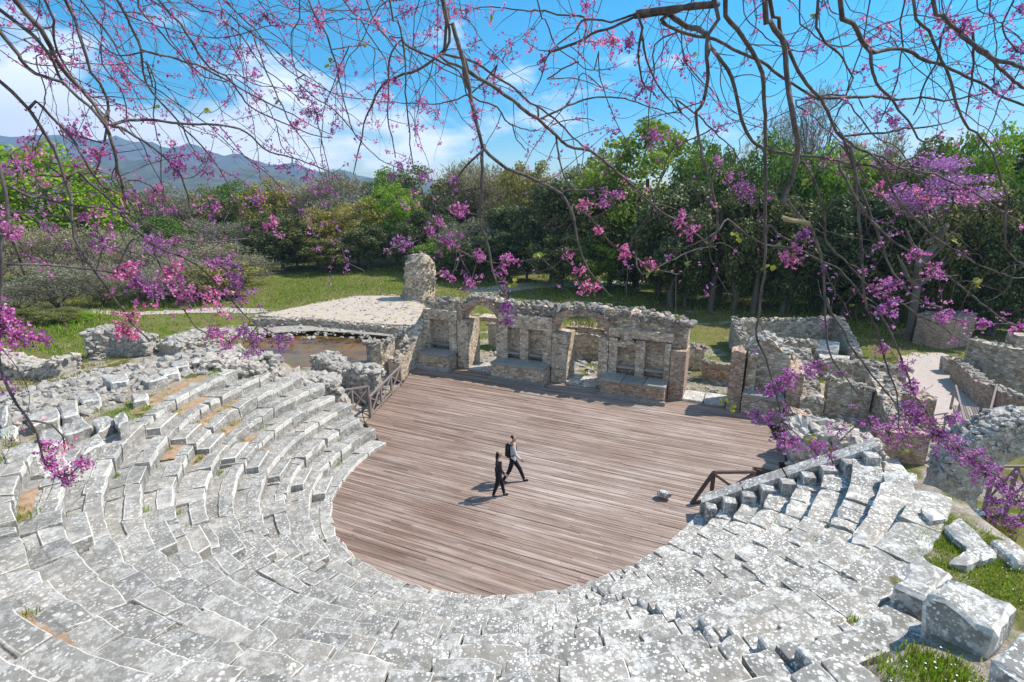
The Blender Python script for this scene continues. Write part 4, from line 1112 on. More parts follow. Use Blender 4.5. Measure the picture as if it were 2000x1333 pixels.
# ------------------------------------------------------------------ trees beyond
def crown_mesh(name, seed, ml, leaves=6500, blobs=26, ls=.030, squash=.9, shell=.55, br=(.16, .34), twig=False, low=-.75):
    r = np.random.RandomState(seed)
    C = []
    while len(C) < blobs:
        p = r.uniform(-1, 1, 3)
        q = np.linalg.norm(p)
        if q < 1 and q > shell*r.rand() and p[2] > low: C.append(p*np.array([.78, .78, .80]))
    C = np.array(C); rad_ = r.uniform(br[0], br[1], blobs)
    idx = r.choice(blobs, leaves, p=rad_**2/np.sum(rad_**2))
    d = r.normal(size=(leaves, 3)); d /= np.linalg.norm(d, axis=1)[:, None]
    d[:, 2] = np.where(r.rand(leaves) < .6, np.abs(d[:, 2]), d[:, 2])
    rr = rad_[idx]*(r.rand(leaves)**.33)*r.uniform(.85, 1.12, leaves)
    Pp = C[idx]+d*rr[:, None]
    nrm = d*.8+r.normal(size=(leaves, 3))*.55; nrm /= np.linalg.norm(nrm, axis=1)[:, None]
    a = np.cross(nrm, r.normal(size=(leaves, 3))); a /= np.linalg.norm(a, axis=1)[:, None]; b_ = np.cross(nrm, a)
    sz = ls*r.uniform(.6, 1.45, leaves)[:, None]
    asp = (.16 if twig else .62); 
    if twig:
        a = d*.7+r.normal(size=(leaves, 3))*.5; a[:, 2] += .35; a /= np.linalg.norm(a, axis=1)[:, None]
        b_ = np.cross(a, nrm); b_ /= np.linalg.norm(b_, axis=1)[:, None]
    V = np.stack([Pp-a*sz, Pp+b_*sz*asp, Pp+a*sz, Pp-b_*sz*asp], 1).reshape(-1, 3)
    V[:, 2] *= squash
    me = bpy.data.meshes.new(name)
    me.vertices.add(leaves*4); me.vertices.foreach_set('co', V.ravel())
    me.loops.add(leaves*4); me.loops.foreach_set('vertex_index', np.arange(leaves*4))
    me.polygons.add(leaves); me.polygons.foreach_set('loop_start', np.arange(leaves)*4); me.polygons.foreach_set('loop_total', np.full(leaves, 4))
    me.materials.append(ml); me.update(); me.validate()
    return me
def trunk_mesh(seed):
    r = random.Random(seed); mbx = MB()
    p = [Vector((r.uniform(-.03, .03)*i, r.uniform(-.03, .03)*i, i/6)) for i in range(7)]
    mbx.tube(p, [.055*(1-.5*i/6) for i in range(7)], 8)
    for k in range(7):
        a = r.uniform(0, 6.28); z = r.uniform(.35, .9); L = r.uniform(.25, .55)
        s_ = Vector((0, 0, z)); e = s_+Vector((math.cos(a)*L*.7, math.sin(a)*L*.7, L*.7)); mid_ = (s_+e)/2+Vector((0, 0, -.04))
        mbx.tube([s_, mid_, e], [.024, .016, .007], 6)
    me = bpy.data.meshes.new('trunk'); me.from_pydata(np.concatenate(mbx.v).tolist(), [], mbx.f); me.materials.append(M_TRUNK); me.update(); return me
def bare_mesh(name, seed, ml, k=2600):
    """leafless crown: forking limbs and a haze of fine upright twigs"""
    r = random.Random(seed); mbx = MB()
    def grow(p, d, L, rd, lev):
        e = p+d*L; m_ = (p+e)/2+Vector((r.gauss(0, 1), r.gauss(0, 1), r.gauss(0, 1)))*L*.06
        mbx.tube([p, m_, e], [rd, rd*.85, rd*.7], 5 if lev < 2 else 3, cap=False)
        if lev >= 5: return
        for _ in range(3 if lev < 4 else 4):
            nd_ = (d+Vector((r.gauss(0, .5), r.gauss(0, .5), r.gauss(.12, .32)))).normalized()
            grow(e if r.random() < .7 else m_, nd_, L*r.uniform(.55, .82), rd*.55, lev+1)
    for q in range(4):
        a = q*1.57+r.uniform(-.5, .5)
        grow(Vector((0, 0, -.8)), Vector((math.cos(a)*.55, math.sin(a)*.55, .85)).normalized(), .55, .026, 1)
    me = bpy.data.meshes.new(name); me.from_pydata(np.concatenate(mbx.v).tolist(), [], mbx.f); me.materials.append(ml); me.update(); return me
CR = {}
def mk(key, n, *a, **k): CR[key] = [crown_mesh('crown', 100+hash(key) % 50*0+i*17+len(CR)*101, *a, **k) for i in range(n)]
mk('dark', 3, L_DARK, leaves=15000, blobs=95, ls=.027, low=-.95, br=(.10, .25), shell=.8)
mk('bright', 2, L_BRIGHT, leaves=12500, blobs=80, ls=.026, low=-.9, br=(.10, .26), shell=.8)
mk('green', 3, L_GREEN, leaves=13000, blobs=85, ls=.026, low=-.9, br=(.10, .26), shell=.8)
mk('olive', 3, L_OLIVE, leaves=12500, blobs=80, ls=.026, low=-.9, br=(.10, .26), shell=.8)
mk('bud', 2, L_BUD, leaves=12000, blobs=34, ls=.040, twig=True, br=(.2, .4))
mk('pale', 2, L_PALE, leaves=4200, blobs=26, ls=.045, twig=True, br=(.2, .36))
mk('scrub', 2, L_BUD, leaves=9000, blobs=40, ls=.036, twig=True, br=(.22, .42), low=-.95)
mk('pink', 1, L_PINKT, leaves=4500, blobs=26, ls=.026, squash=.8, br=(.2, .4))
TRK = [trunk_mesh(i) for i in range(4)]
BARE = [bare_mesh('limbs', i, M_TRUNK) for i in range(2)]
def tree(name, label, cat, px, Y, ytop, wpx, kind, crown_frac=.72, group=None, ybot=None):
    top = atY(px, ytop, Y); zg = gz(top.x, Y); H = top.z-zg; w = wpx/F*math.hypot(Y, 0)*1.02/2
    root = empty(name, (top.x, Y, zg-.05), rnd.uniform(0, 6.28), label=label, cat=cat, group=group)
    ch = H*crown_frac
    me = rnd.choice(CR[kind]); o = bpy.data.objects.new('crown', me); COL.objects.link(o); o.parent = root
    o.location = (0, 0, H-ch/2); o.scale = (w, w*rnd.uniform(.85, 1.1), ch/2*1.04)
    t = bpy.data.objects.new('trunk', rnd.choice(TRK)); COL.objects.link(t); t.parent = root
    tw_ = min(max(H*.55, w*.9), 9); t.scale = (tw_*.8, tw_*.8, H*.62)
    if kind in ('bud', 'pale', 'scrub', 'pink'):
        q = bpy.data.objects.new('limbs', rnd.choice(BARE)); COL.objects.link(q); q.parent = root
        q.location = o.location; q.scale = (w*.95, w*.95, ch/2*1.05)
    return root
TREES = [
 # px, Y, ytop, width, kind, crown fraction, label
 (45, 62, 252, 250, 'bright', .62, 'fresh bright green tree at the far left edge'), (165, 66, 330, 130, 'bright', .7, 'smaller bright green tree right of the left edge one'),
 (262, 82, 338, 130, 'olive', .8, 'olive tree where the mountain ridge meets the wood'), (325, 80, 352, 120, 'bud', .85, 'grey-brown budding tree between two olive trees'),
 (395, 84, 350, 140, 'olive', .8, 'pale olive tree in the middle of the left wood'), (455, 86, 334, 130, 'green', .8, 'green tree standing behind the left wood'),
 (520, 84, 332, 120, 'olive', .8, 'rounded olive tree under the hazy foothills'), (575, 86, 345, 120, 'bud', .85, 'brownish budding tree beside the rounded olive'),
 (640, 84, 322, 170, 'bud', .85, 'wide bare-twigged tree with a rosy brown crown'), (300, 70, 415, 150, 'green', .92, 'low green bushy tree in front of the left wood'),
 (420, 72, 420, 150, 'bud', .92, 'low grey thicket tree before the left wood'), (540, 72, 400, 150, 'dark', .95, 'dark evergreen at the foot of the left wood'),
 (610, 74, 400, 130, 'olive', .95, 'olive bush tree at the edge of the meadow'), (690, 76, 375, 150, 'olive', .95, 'broad olive tree touching the meadow edge'),
 (715, 72, 430, 110, 'dark', .97, 'small dark evergreen above the meadow corner'), (640, 70, 455, 110, 'dark', .97, 'low dark shrub tree at the meadow edge'), (770, 78, 340, 150, 'bright', .9, 'bright green tree left of the tower stump'),
 (760, 88, 312, 120, 'green', .85, 'tall green tree behind the bright one near the tower stump'), (850, 84, 305, 160, 'olive', .85, 'olive tree standing over the tower stump'), (930, 82, 296, 170, 'bud', .85, 'brown bare-crowned tree behind the stage wall'),
 (830, 72, 400, 130, 'dark', .97, 'dark evergreen directly behind the tower stump'), (1030, 76, 290, 130, 'olive', .85, 'yellowish olive tree behind the left arch'), (990, 68, 385, 170, 'dark', .96, 'dark bushy evergreen behind the left arch'),
 (1080, 68, 330, 170, 'dark', .95, 'dark evergreen left of the tallest tree'), (920, 66, 420, 150, 'bud', .97, 'brown thicket behind the stage wall'), (1160, 84, 270, 120, 'olive', .85, 'pale olive tree peeping left of the tallest tree'),
 (1262, 66, 208, 260, 'green', .72, 'tallest rounded green tree rising over the stage wall'), (1200, 64, 330, 190, 'dark', .95, 'dark evergreen in front of the tallest tree'), (1330, 62, 330, 190, 'dark', .93, 'dark evergreen right below the tallest tree'),
 (1385, 70, 232, 130, 'green', .8, 'green tree shouldering the tallest one on its right'), (1300, 60, 430, 160, 'dark', .97, 'black-green thicket under the tallest tree'), (1440, 72, 258, 130, 'pale', .8, 'pale leafless tree in front of the sky'),
 (1520, 66, 222, 180, 'green', .75, 'green tree in the middle of the right wood'), (1460, 60, 335, 170, 'dark', .9, 'dark evergreen under the pale leafless tree'), (1610, 88, 140, 190, 'pale', .7, 'tall bare pale tree high above the right wood'),
 (1640, 64, 240, 170, 'bright', .7, 'yellow-green tree under the tall bare tree'), (1560, 58, 360, 180, 'dark', .93, 'dark evergreen in the shade of the right wood'), (1720, 66, 232, 150, 'bud', .8, 'rosy brown bare tree in the right wood'),
 (1690, 56, 345, 200, 'dark', .93, 'large dark evergreen below the rosy brown tree'), (1790, 62, 236, 170, 'olive', .8, 'olive tree behind the pink blossoming tree'), (1845, 47, 285, 200, 'pink', .42, 'distant tree in full pink blossom in the right wood'),
 (1800, 53, 360, 200, 'dark', .95, 'dark evergreen below the pink blossoming tree'), (1890, 60, 222, 180, 'green', .8, 'green tree right of the pink blossoming tree'), (1970, 56, 196, 190, 'bright', .8, 'bright green tree at the far right edge'),
 (1440, 78, 300, 190, 'olive', .95, 'olive tree deep in the right wood behind the pale one'), (1580, 76, 290, 200, 'dark', .95, 'dark tree deep in the right wood below the tall bare tree'), (1700, 74, 285, 200, 'green', .95, 'green tree deep in the right wood behind the rosy one'), (1830, 72, 280, 200, 'dark', .95, 'dark tree deep in the right wood behind the pink one'), (1950, 66, 270, 200, 'dark', .95, 'dark tree deep in the wood at the far right'),
 (1100, 86, 318, 170, 'bud', .95, 'brown tree deep in the wood left of the tallest tree'), (960, 88, 318, 170, 'olive', .95, 'olive tree deep in the wood behind the left arch'), (1920, 50, 340, 200, 'olive', .93, 'olive evergreen low at the right side'), (2010, 48, 330, 180, 'dark', .95, 'dark evergreen cut by the right edge'), (2100, 46, 220, 240, 'dark', .9, 'dark tree ending the wood on the far right'), (2230, 39, 170, 260, 'dark', .9, 'tall dark tree beyond the far right end of the wood'), (-80, 60, 300, 220, 'green', .8, 'green tree beyond the bright tree on the far left')]
for px_, Y_, yt, w_, kd, cf, lab in TREES:
    if 1040 < px_ < 1320: Y_ *= .90
    elif 1320 <= px_ < 2060: Y_ *= .77
    if kd not in ('pale', 'pink'): cf = max(cf, .94); w_ *= 1.12
    tree({'dark': 'evergreen_tree', 'pale': 'bare_tree', 'bud': 'budding_tree', 'pink': 'judas_tree'}.get(kd, 'broadleaf_tree'), lab, 'tree', px_, Y_, yt, w_, kd, cf, 'trees of the wood behind the theatre')
for px_, Y_, yt, w_, lab in ((40, 52, 415, 190, 'grey leafless scrub at the left edge'), (140, 55, 425, 190, 'grey scrub bush in the middle of the left thicket'), (235, 60, 440, 150, 'grey scrub bush at the right end of the thicket'), (-60, 50, 400, 180, 'grey scrub bush cut by the left edge'), (320, 57, 450, 200, 'brown scrub bush behind the white path'), (425, 60, 465, 190, 'brown scrub bush near the meadow'), (90, 46, 500, 200, 'low grey bush in front of the left thicket')):
    tree('shrub', lab, 'bush', px_, Y_, yt, w_, 'scrub', .98, 'grey scrub on the left')
for px_, Y_, yt, w_, kd, lab in ((40, 41, 600, 140, 'dark', 'dark round bush beside the white path'), (235, 52, 540, 100, 'bright', 'vivid green bush beside the grey thicket'), (130, 42, 610, 130, 'bright', 'low green bush right of the dark round one')):
    tree('shrub', lab, 'bush', px_, Y_, yt, w_, kd, .98)
# undergrowth closing the foot of the wood
for px_, Y_, yt, w_, kd, lab in ((335, 50, 492, 190, 'scrub', 'grey scrub bush between the white path and the thicket'), (425, 52, 500, 180, 'olive', 'olive bush beside the right end of the white path'), (262, 49, 520, 120, 'scrub', 'small grey bush above the white path'), (375, 54, 505, 170, 'scrub', 'brown scrub bush in front of the white path'), (470, 61, 495, 150, 'scrub', 'brown scrub bush beside the meadow corner'), (185, 48, 505, 170, 'scrub', 'low grey bush above the dark round bush'), (20, 44, 545, 170, 'scrub', 'low grey bush at the left edge by the white path'), (110, 41, 600, 120, 'olive', 'olive bush growing among the left weeds'), (300, 52, 535, 110, 'green', 'small green bush by the white path')):
    tree('shrub', lab, 'bush', px_, Y_, yt, w_, kd, .98)
US = [(860, 66, 455, 130), (905, 64, 470, 120), (960, 63, 440, 150), (1030, 63, 450, 150), (1100, 62, 440, 150), (1165, 61, 450, 150), (1230, 61, 445, 150), (1290, 60, 455, 140), (1350, 60, 440, 140), (1420, 63, 430, 150), (1490, 60, 450, 150), (1560, 56, 440, 160), (1630, 55, 450, 160), (1700, 53, 455, 160), (1770, 51, 450, 170), (1840, 50, 460, 170), (1910, 48, 465, 170), (1985, 46, 455, 180), (800, 70, 440, 110), (575, 73, 455, 110), (500, 73, 450, 120), (450, 72, 455, 110)]
for i_, (px_, Y_, yt, w_) in enumerate(US):
    if 1040 < px_ < 1320: Y_ *= .90
    elif px_ >= 1320: Y_ *= .80
    tree('shrub', 'dark evergreen shrub in the undergrowth at the foot of the wood', 'bush', px_, Y_, yt, w_, 'dark' if i_ % 5 else 'green', .99, 'undergrowth shrubs at the foot of the wood')
# distant tree line
# tall slim trunk in front of the dark wood
for x, y0_, y1_, Y_, lab in ((1400, 470, 556, 46.5, 'slim grey trunk standing before the dark wood'), (1484, 490, 590, 45, 'second slim trunk beside the shaded bank')):
    b0_ = atY(x, y0_, Y_); mb = MB(); z0_ = gz(b0_.x, Y_)
    mb.tube([Vector((b0_.x, Y_, z0_-.1)), Vector((b0_.x+.1, Y_, (z0_+b0_.z)/2)), Vector((b0_.x+.15, Y_, b0_.z+3))], [.27, .22, .16], 8)
    for k in range(5):
        a = rnd.uniform(0, 6.28); s_ = Vector((b0_.x+.1, Y_, b0_.z-2+k*.9)); mb.tube([s_, s_+Vector((math.cos(a)*1.2, math.sin(a)*1.2, 1.0)), s_+Vector((math.cos(a)*2.6, math.sin(a)*2.6, 1.3))], [.08, .06, .03], 5)
    r_ = empty('bare_tree', (b0_.x, Y_, z0_), label=lab, cat='tree'); part('trunk', mb, M_TRUNK, r_)

# ------------------------------------------------------------------ Judas trees whose flowering branches hang over the view
BR = [  # photo points, distance at start / end, radius at start / end (mm), bloom
 ([(28,0),(46,19),(76,58),(95,92),(116,123),(138,152),(159,176),(187,208),(208,243),(215,268),(226,310),(235,350),(250,395)],2.0,2.5,15,5,.5),
 ([(0,21),(42,49),(76,85),(100,120),(122,165)],1.9,2.1,11,5,.4),
 ([(0,65),(39,116),(67,145),(123,162),(152,187),(190,225),(210,262)],1.9,2.2,10,5,.5),
 ([(0,159),(28,183),(56,215),(85,257),(109,296),(130,349),(138,384),(137,444),(169,508),(197,546),(226,589),(254,627),(293,666)],1.9,2.4,9,3.5,.9),
 ([(130,0),(141,25),(159,88),(169,120),(197,166),(212,197),(208,240),(200,300),(185,345)],2.2,2.5,11,4,.7),
 ([(229,0),(254,46),(275,92),(279,141),(300,183),(331,219),(356,247),(370,279),(398,317)],2.3,2.8,9,3,.5),
 ([(275,98),(335,113),(384,130),(427,148),(469,169),(522,201),(571,226),(650,265)],2.4,3.0,6,2,.8),
 ([(310,0),(353,49),(381,99),(409,134),(451,159),(472,190),(494,212),(564,247),(652,271)],2.5,3.1,9,2.5,.7),
 ([(363,0),(416,28),(469,67),(494,102),(522,138),(564,173),(596,205)],2.5,3.0,6,2.5,.9),
 ([(599,0),(631,53),(649,99),(659,141),(673,197),(684,247),(690,262)],2.5,2.8,7,3,.7),
 ([(585,0),(571,63),(571,116),(582,159)],2.6,2.8,5,2,.6),
 ([(208,243),(264,234),(317,236),(370,243),(441,247),(483,261),(529,296),(599,317),(660,345)],2.4,3.0,8,2,.6),
 ([(235,245),(247,254),(300,293),(346,328),(360,363),(367,398),(374,423)],2.4,2.6,6,3,.9),
 ([(0,358),(71,381),(123,402),(194,409),(254,420),(307,444),(356,469),(423,474),(494,465)],1.9,2.6,8,2,.7),
 ([(150,330),(173,356),(212,384),(247,420),(275,455),(289,469),(310,515),(335,560),(353,596),(381,638),(409,656)],2.2,2.7,6,2.5,1.0),
 ([(235,420),(307,479),(374,511),(423,557),(465,599),(504,638),(565,660)],2.3,2.8,6,2,1.2),
 ([(0,425),(7,448),(32,486),(53,536)],1.8,2.0,8,4,.5),
 ([(4,335),(2,470),(4,600),(0,708),(18,765),(49,814),(74,864),(95,905),(130,935),(155,915)],1.7,2.0,9,3,.7),
 ([(49,821),(106,828),(127,853),(125,880)],1.85,2.0,4,2,.4),
 ([(21,515),(70,518),(152,525),(226,536),(268,557),(310,590)],1.9,2.3,5,2,.8),
 ([(92,0),(106,53),(109,102),(140,150),(185,200),(240,262)],2.2,2.5,8,3,.6),
 ([(71,197),(116,243),(148,282),(176,328),(197,360),(229,374),(255,418)],2.0,2.3,6,3,.7),
 ([(205,240),(212,254),(226,307),(229,346),(247,388),(268,423),(300,455)],2.4,2.6,6,2.5,.9),
 ([(160,0),(205,60),(260,140),(330,190),(400,240),(470,300),(520,330)],2.5,3.0,6,2,.6),
 ([(195,0),(240,25),(330,60),(420,75),(500,60),(560,48),(620,52)],2.6,3.0,5,2,.9),
 ([(440,0),(500,60),(545,120),(600,160),(680,190),(760,200)],2.7,3.0,6,2,.8),
 ([(280,100),(230,110),(180,70),(120,40)],2.4,2.3,4,2,.4),
 # middle
 ([(865,0),(883,46),(900,95),(911,141),(921,197),(932,240),(944,289),(939,353),(936,402),(940,440),(953,483),(964,532),(978,564),(992,580)],2.1,2.5,18,3.5,.4),
 ([(944,293),(974,317),(1024,342),(1066,363),(1105,391),(1122,434),(1133,483),(1151,525),(1179,564),(1196,580)],2.2,2.6,8,3,.4),
 ([(943,289),(918,317),(897,346),(862,381),(840,420),(820,470)],2.2,2.5,5,2,.9),
 ([(906,120),(911,138),(953,166),(1003,197),(1045,229),(1073,257),(1108,282),(1151,296),(1189,321),(1242,370),(1302,420),(1350,451),(1400,490)],2.2,3.0,9,3,.4),
 ([(862,109),(925,123),(967,148),(1006,173),(1038,201),(1073,226),(1119,268),(1168,303),(1207,335),(1260,395)],2.4,3.0,7,2.5,.5),
 ([(874,20),(876,42),(879,81),(858,109),(819,138),(773,152),(745,169),(721,215),(703,289),(689,342)],2.3,2.8,8,2.5,.7),
 ([(763,0),(777,39),(786,78),(791,127),(795,197),(798,247),(802,300),(812,339),(826,377)],2.4,2.7,8,2.5,.6),
 ([(786,78),(763,102),(759,159),(758,229),(766,282),(773,310)],2.5,2.7,5,2.5,.9),
 ([(713,0),(735,46),(766,88),(795,115)],2.6,2.5,6,3,.7),
 ([(671,0),(699,32),(717,63),(752,116),(758,160)],2.6,2.7,6,2.5,.9),
 ([(788,84),(847,116),(897,138),(911,183),(925,200)],2.5,2.6,6,3,.5),
 ([(921,188),(967,212),(999,243),(1034,254),(1059,250)],2.4,2.7,5,2,.3),
 ([(999,243),(1006,272),(1027,293)],2.5,2.6,3.5,2,.3),
 ([(1050,236),(1108,208),(1151,194),(1193,190),(1246,201),(1295,219),(1340,250)],2.6,2.9,6,2,.2),
 ([(1073,250),(1098,236),(1130,229),(1158,236)],2.6,2.7,4,2,.2),
 ([(1080,262),(1087,275),(1094,317),(1108,353),(1122,374)],2.5,2.6,6,2.5,.3),
 ([(1052,0),(1066,39),(1087,88),(1130,123),(1154,136),(1200,134),(1221,120)],2.5,2.9,6,2,.4),
 ([(1087,88),(1063,120),(1056,155),(1038,187)],2.6,2.7,5,2,.9),
 ([(1242,32),(1193,41),(1144,39),(1122,60),(1087,88)],2.2,2.5,7,3,.5),
 ([(1144,39),(1073,26),(1020,18),(953,14),(900,24)],2.5,2.9,5,2,.9),
 ([(1402,7),(1350,11),(1321,21),(1285,28),(1242,34)],2.1,2.2,13,9,.4),
 ([(1250,40),(1256,56),(1246,106),(1249,141),(1260,169),(1281,197)],2.2,2.4,6,2.5,1.0),
 ([(1256,70),(1260,116),(1285,169),(1320,208),(1350,240)],2.3,2.5,5,2.5,.5),
 ([(1094,376),(1144,370),(1189,377),(1214,398)],2.6,2.8,4,2,.5),
 ([(866,470),(893,483),(922,502),(967,513),(1041,504),(1059,504),(1091,532)],2.4,2.6,4,2,1.0),
 ([(1122,400),(1154,430),(1197,476),(1242,504),(1285,529),(1330,535)],2.5,2.8,4.5,2,1.0),
 ([(1098,490),(1116,520),(1130,555),(1150,575)],2.5,2.6,3.5,2,1.0),
 ([(1255,535),(1310,510),(1350,490),(1400,480)],2.7,2.8,4,3,.2),
 ([(985,565),(990,600),(985,640)],2.5,2.5,3,2,2.2),
 # right
 ([(1395,0),(1402,39),(1385,70),(1383,134),(1376,201),(1362,219),(1365,268),(1378,324),(1393,374),(1404,416),(1400,450),(1386,478)],1.9,2.4,12,4,.2),
 ([(1388,88),(1406,123),(1427,155),(1441,197),(1452,243),(1469,279),(1505,293),(1547,300),(1610,310),(1663,321),(1723,328),(1776,328),(1822,339),(1871,360),(1928,395),(1970,420),(2005,445)],2.0,2.8,8,3,.3),
 ([(1416,0),(1416,28),(1441,56),(1462,88),(1480,127),(1490,169),(1494,226),(1494,282),(1496,353),(1494,423),(1492,518),(1485,589),(1480,656),(1497,705),(1515,772),(1529,828)],2.0,2.6,14,3,.3),
 ([(1494,0),(1501,42),(1526,78),(1536,116),(1540,169),(1547,219),(1557,268),(1554,310),(1547,353),(1529,405)],2.0,2.2,13,9,.2),
 ([(1501,0),(1519,35),(1533,88),(1568,152),(1603,197),(1621,229),(1646,268),(1681,293),(1723,310),(1744,324),(1800,345)],2.0,2.6,12,4,.3),
 ([(1596,0),(1601,71),(1628,95),(1653,127),(1667,152),(1653,187),(1617,219)],2.2,2.4,11,3,.3),
 ([(1639,0),(1670,42),(1684,78),(1702,102),(1737,99),(1772,99),(1808,116),(1850,130),(1899,152),(1952,183),(2005,215)],2.0,2.5,13,5,.3),
 ([(1702,102),(1706,148),(1723,180),(1751,208),(1780,243),(1804,275),(1850,255)],2.1,2.5,7,2.5,.3),
 ([(1825,0),(1843,28),(1875,63),(1910,102),(1945,123),(1977,155),(2005,180)],2.1,2.4,10,6,.6),
 ([(1945,118),(1975,125),(2005,130)],2.0,2.1,9,7,.2),
 ([(1769,0),(1762,71),(1755,141),(1737,197),(1716,240)],2.3,2.5,6,2.5,.4),
 ([(1603,192),(1670,190),(1734,192),(1794,192),(1829,194),(1878,190),(1935,180)],2.3,2.5,7,3,.3),
 ([(1780,0),(1811,63),(1839,116),(1864,183),(1882,240),(1914,268),(1942,310),(1959,356),(1966,409),(1963,470),(1970,495),(2005,520)],2.1,2.6,8,3,.4),
 ([(1843,60),(1829,123),(1804,166),(1783,226)],2.3,2.5,6,2.5,.4),
 ([(1890,40),(1899,67),(1903,106),(1896,162),(1885,226)],2.2,2.4,6,2.5,.4),
 ([(1935,0),(1938,35),(1945,106),(1945,169)],2.3,2.4,4,2,.9),
 ([(1646,268),(1706,261),(1776,250),(1829,243),(1878,229)],2.4,2.6,6,2.5,.3),
 ([(1300,25),(1342,49),(1385,66)],2.2,2.0,12,10,.2),
 ([(1290,40),(1321,60),(1381,76),(1416,88),(1455,109),(1497,130),(1533,152),(1568,176),(1603,192)],2.2,2.3,8,5,.3),
 ([(1402,470),(1420,430),(1459,462),(1497,479),(1547,483),(1593,504),(1624,518),(1653,539),(1688,578)][1:],2.4,2.7,5,2.5,.8),
 ([(1560,300),(1600,380),(1614,430),(1617,476),(1653,515),(1688,550),(1741,585),(1804,620),(1864,656),(1914,684)],2.3,2.8,6,2,.4),
 ([(1646,268),(1680,370),(1713,451),(1734,515),(1758,550),(1794,585),(1836,603),(1871,627),(1952,631),(2005,640)],2.3,2.7,7,2,.9),
 ([(1640,330),(1680,400),(1716,444),(1776,497),(1843,532),(1899,582),(1963,624),(2005,642)],2.3,2.6,6,2.5,.5),
 ([(1700,300),(1745,370),(1787,430),(1822,462),(1878,497),(1935,529),(2005,545)],2.3,2.6,5,2.5,.2),
 ([(1530,380),(1560,420),(1582,448),(1603,511),(1614,585),(1639,635),(1674,691),(1713,747),(1755,797),(1801,839)],2.2,2.7,7,2.5,.2),
 ([(1660,290),(1675,380),(1684,476),(1688,564),(1698,613),(1720,670),(1737,730),(1755,783),(1758,836)],2.3,2.6,8,2.5,.2),
 ([(1698,600),(1709,606),(1744,656),(1765,712),(1787,776),(1808,804),(1836,853),(1882,885),(1960,940),(2005,985)],2.4,2.6,4.5,2.5,1.2),
 ([(1614,585),(1617,677),(1635,716),(1674,765),(1698,807)],2.5,2.7,5,2,.2),
 ([(1980,520),(1970,568),(1921,592)],2.4,2.5,3.5,2,.1),
 ([(1380,470),(1345,480),(1310,500)],2.4,2.6,4,2,.2),
 ([(1500,440),(1530,462),(1560,470),(1600,462)],2.4,2.5,5,3,.6),
 ([(1350,0),(1330,60),(1340,120),(1390,180),(1420,230),(1490,250)],2.5,2.8,5,2,.7),
 ([(1560,0),(1580,60),(1640,90),(1700,60),(1780,30),(1850,40),(1960,30)],2.5,2.8,5,2,.5),
 ([(1620,0),(1560,60),(1520,120),(1480,190),(1440,240)],2.6,2.8,5,2,.3),
 ([(1450,0),(1480,60),(1560,100),(1660,60),(1700,40)],2.7,2.9,5,2,.3),
 ([(1700,0),(1690,60),(1660,160),(1620,260),(1600,330)],2.6,2.8,6,2,.3),
 ([(1660,200),(1700,260),(1760,300),(1820,400),(1850,470)],2.6,2.8,4,2,.3),
 ([(1980,0),(1960,60),(1985,100),(2005,110)],2.3,2.4,5,3,.9),
]
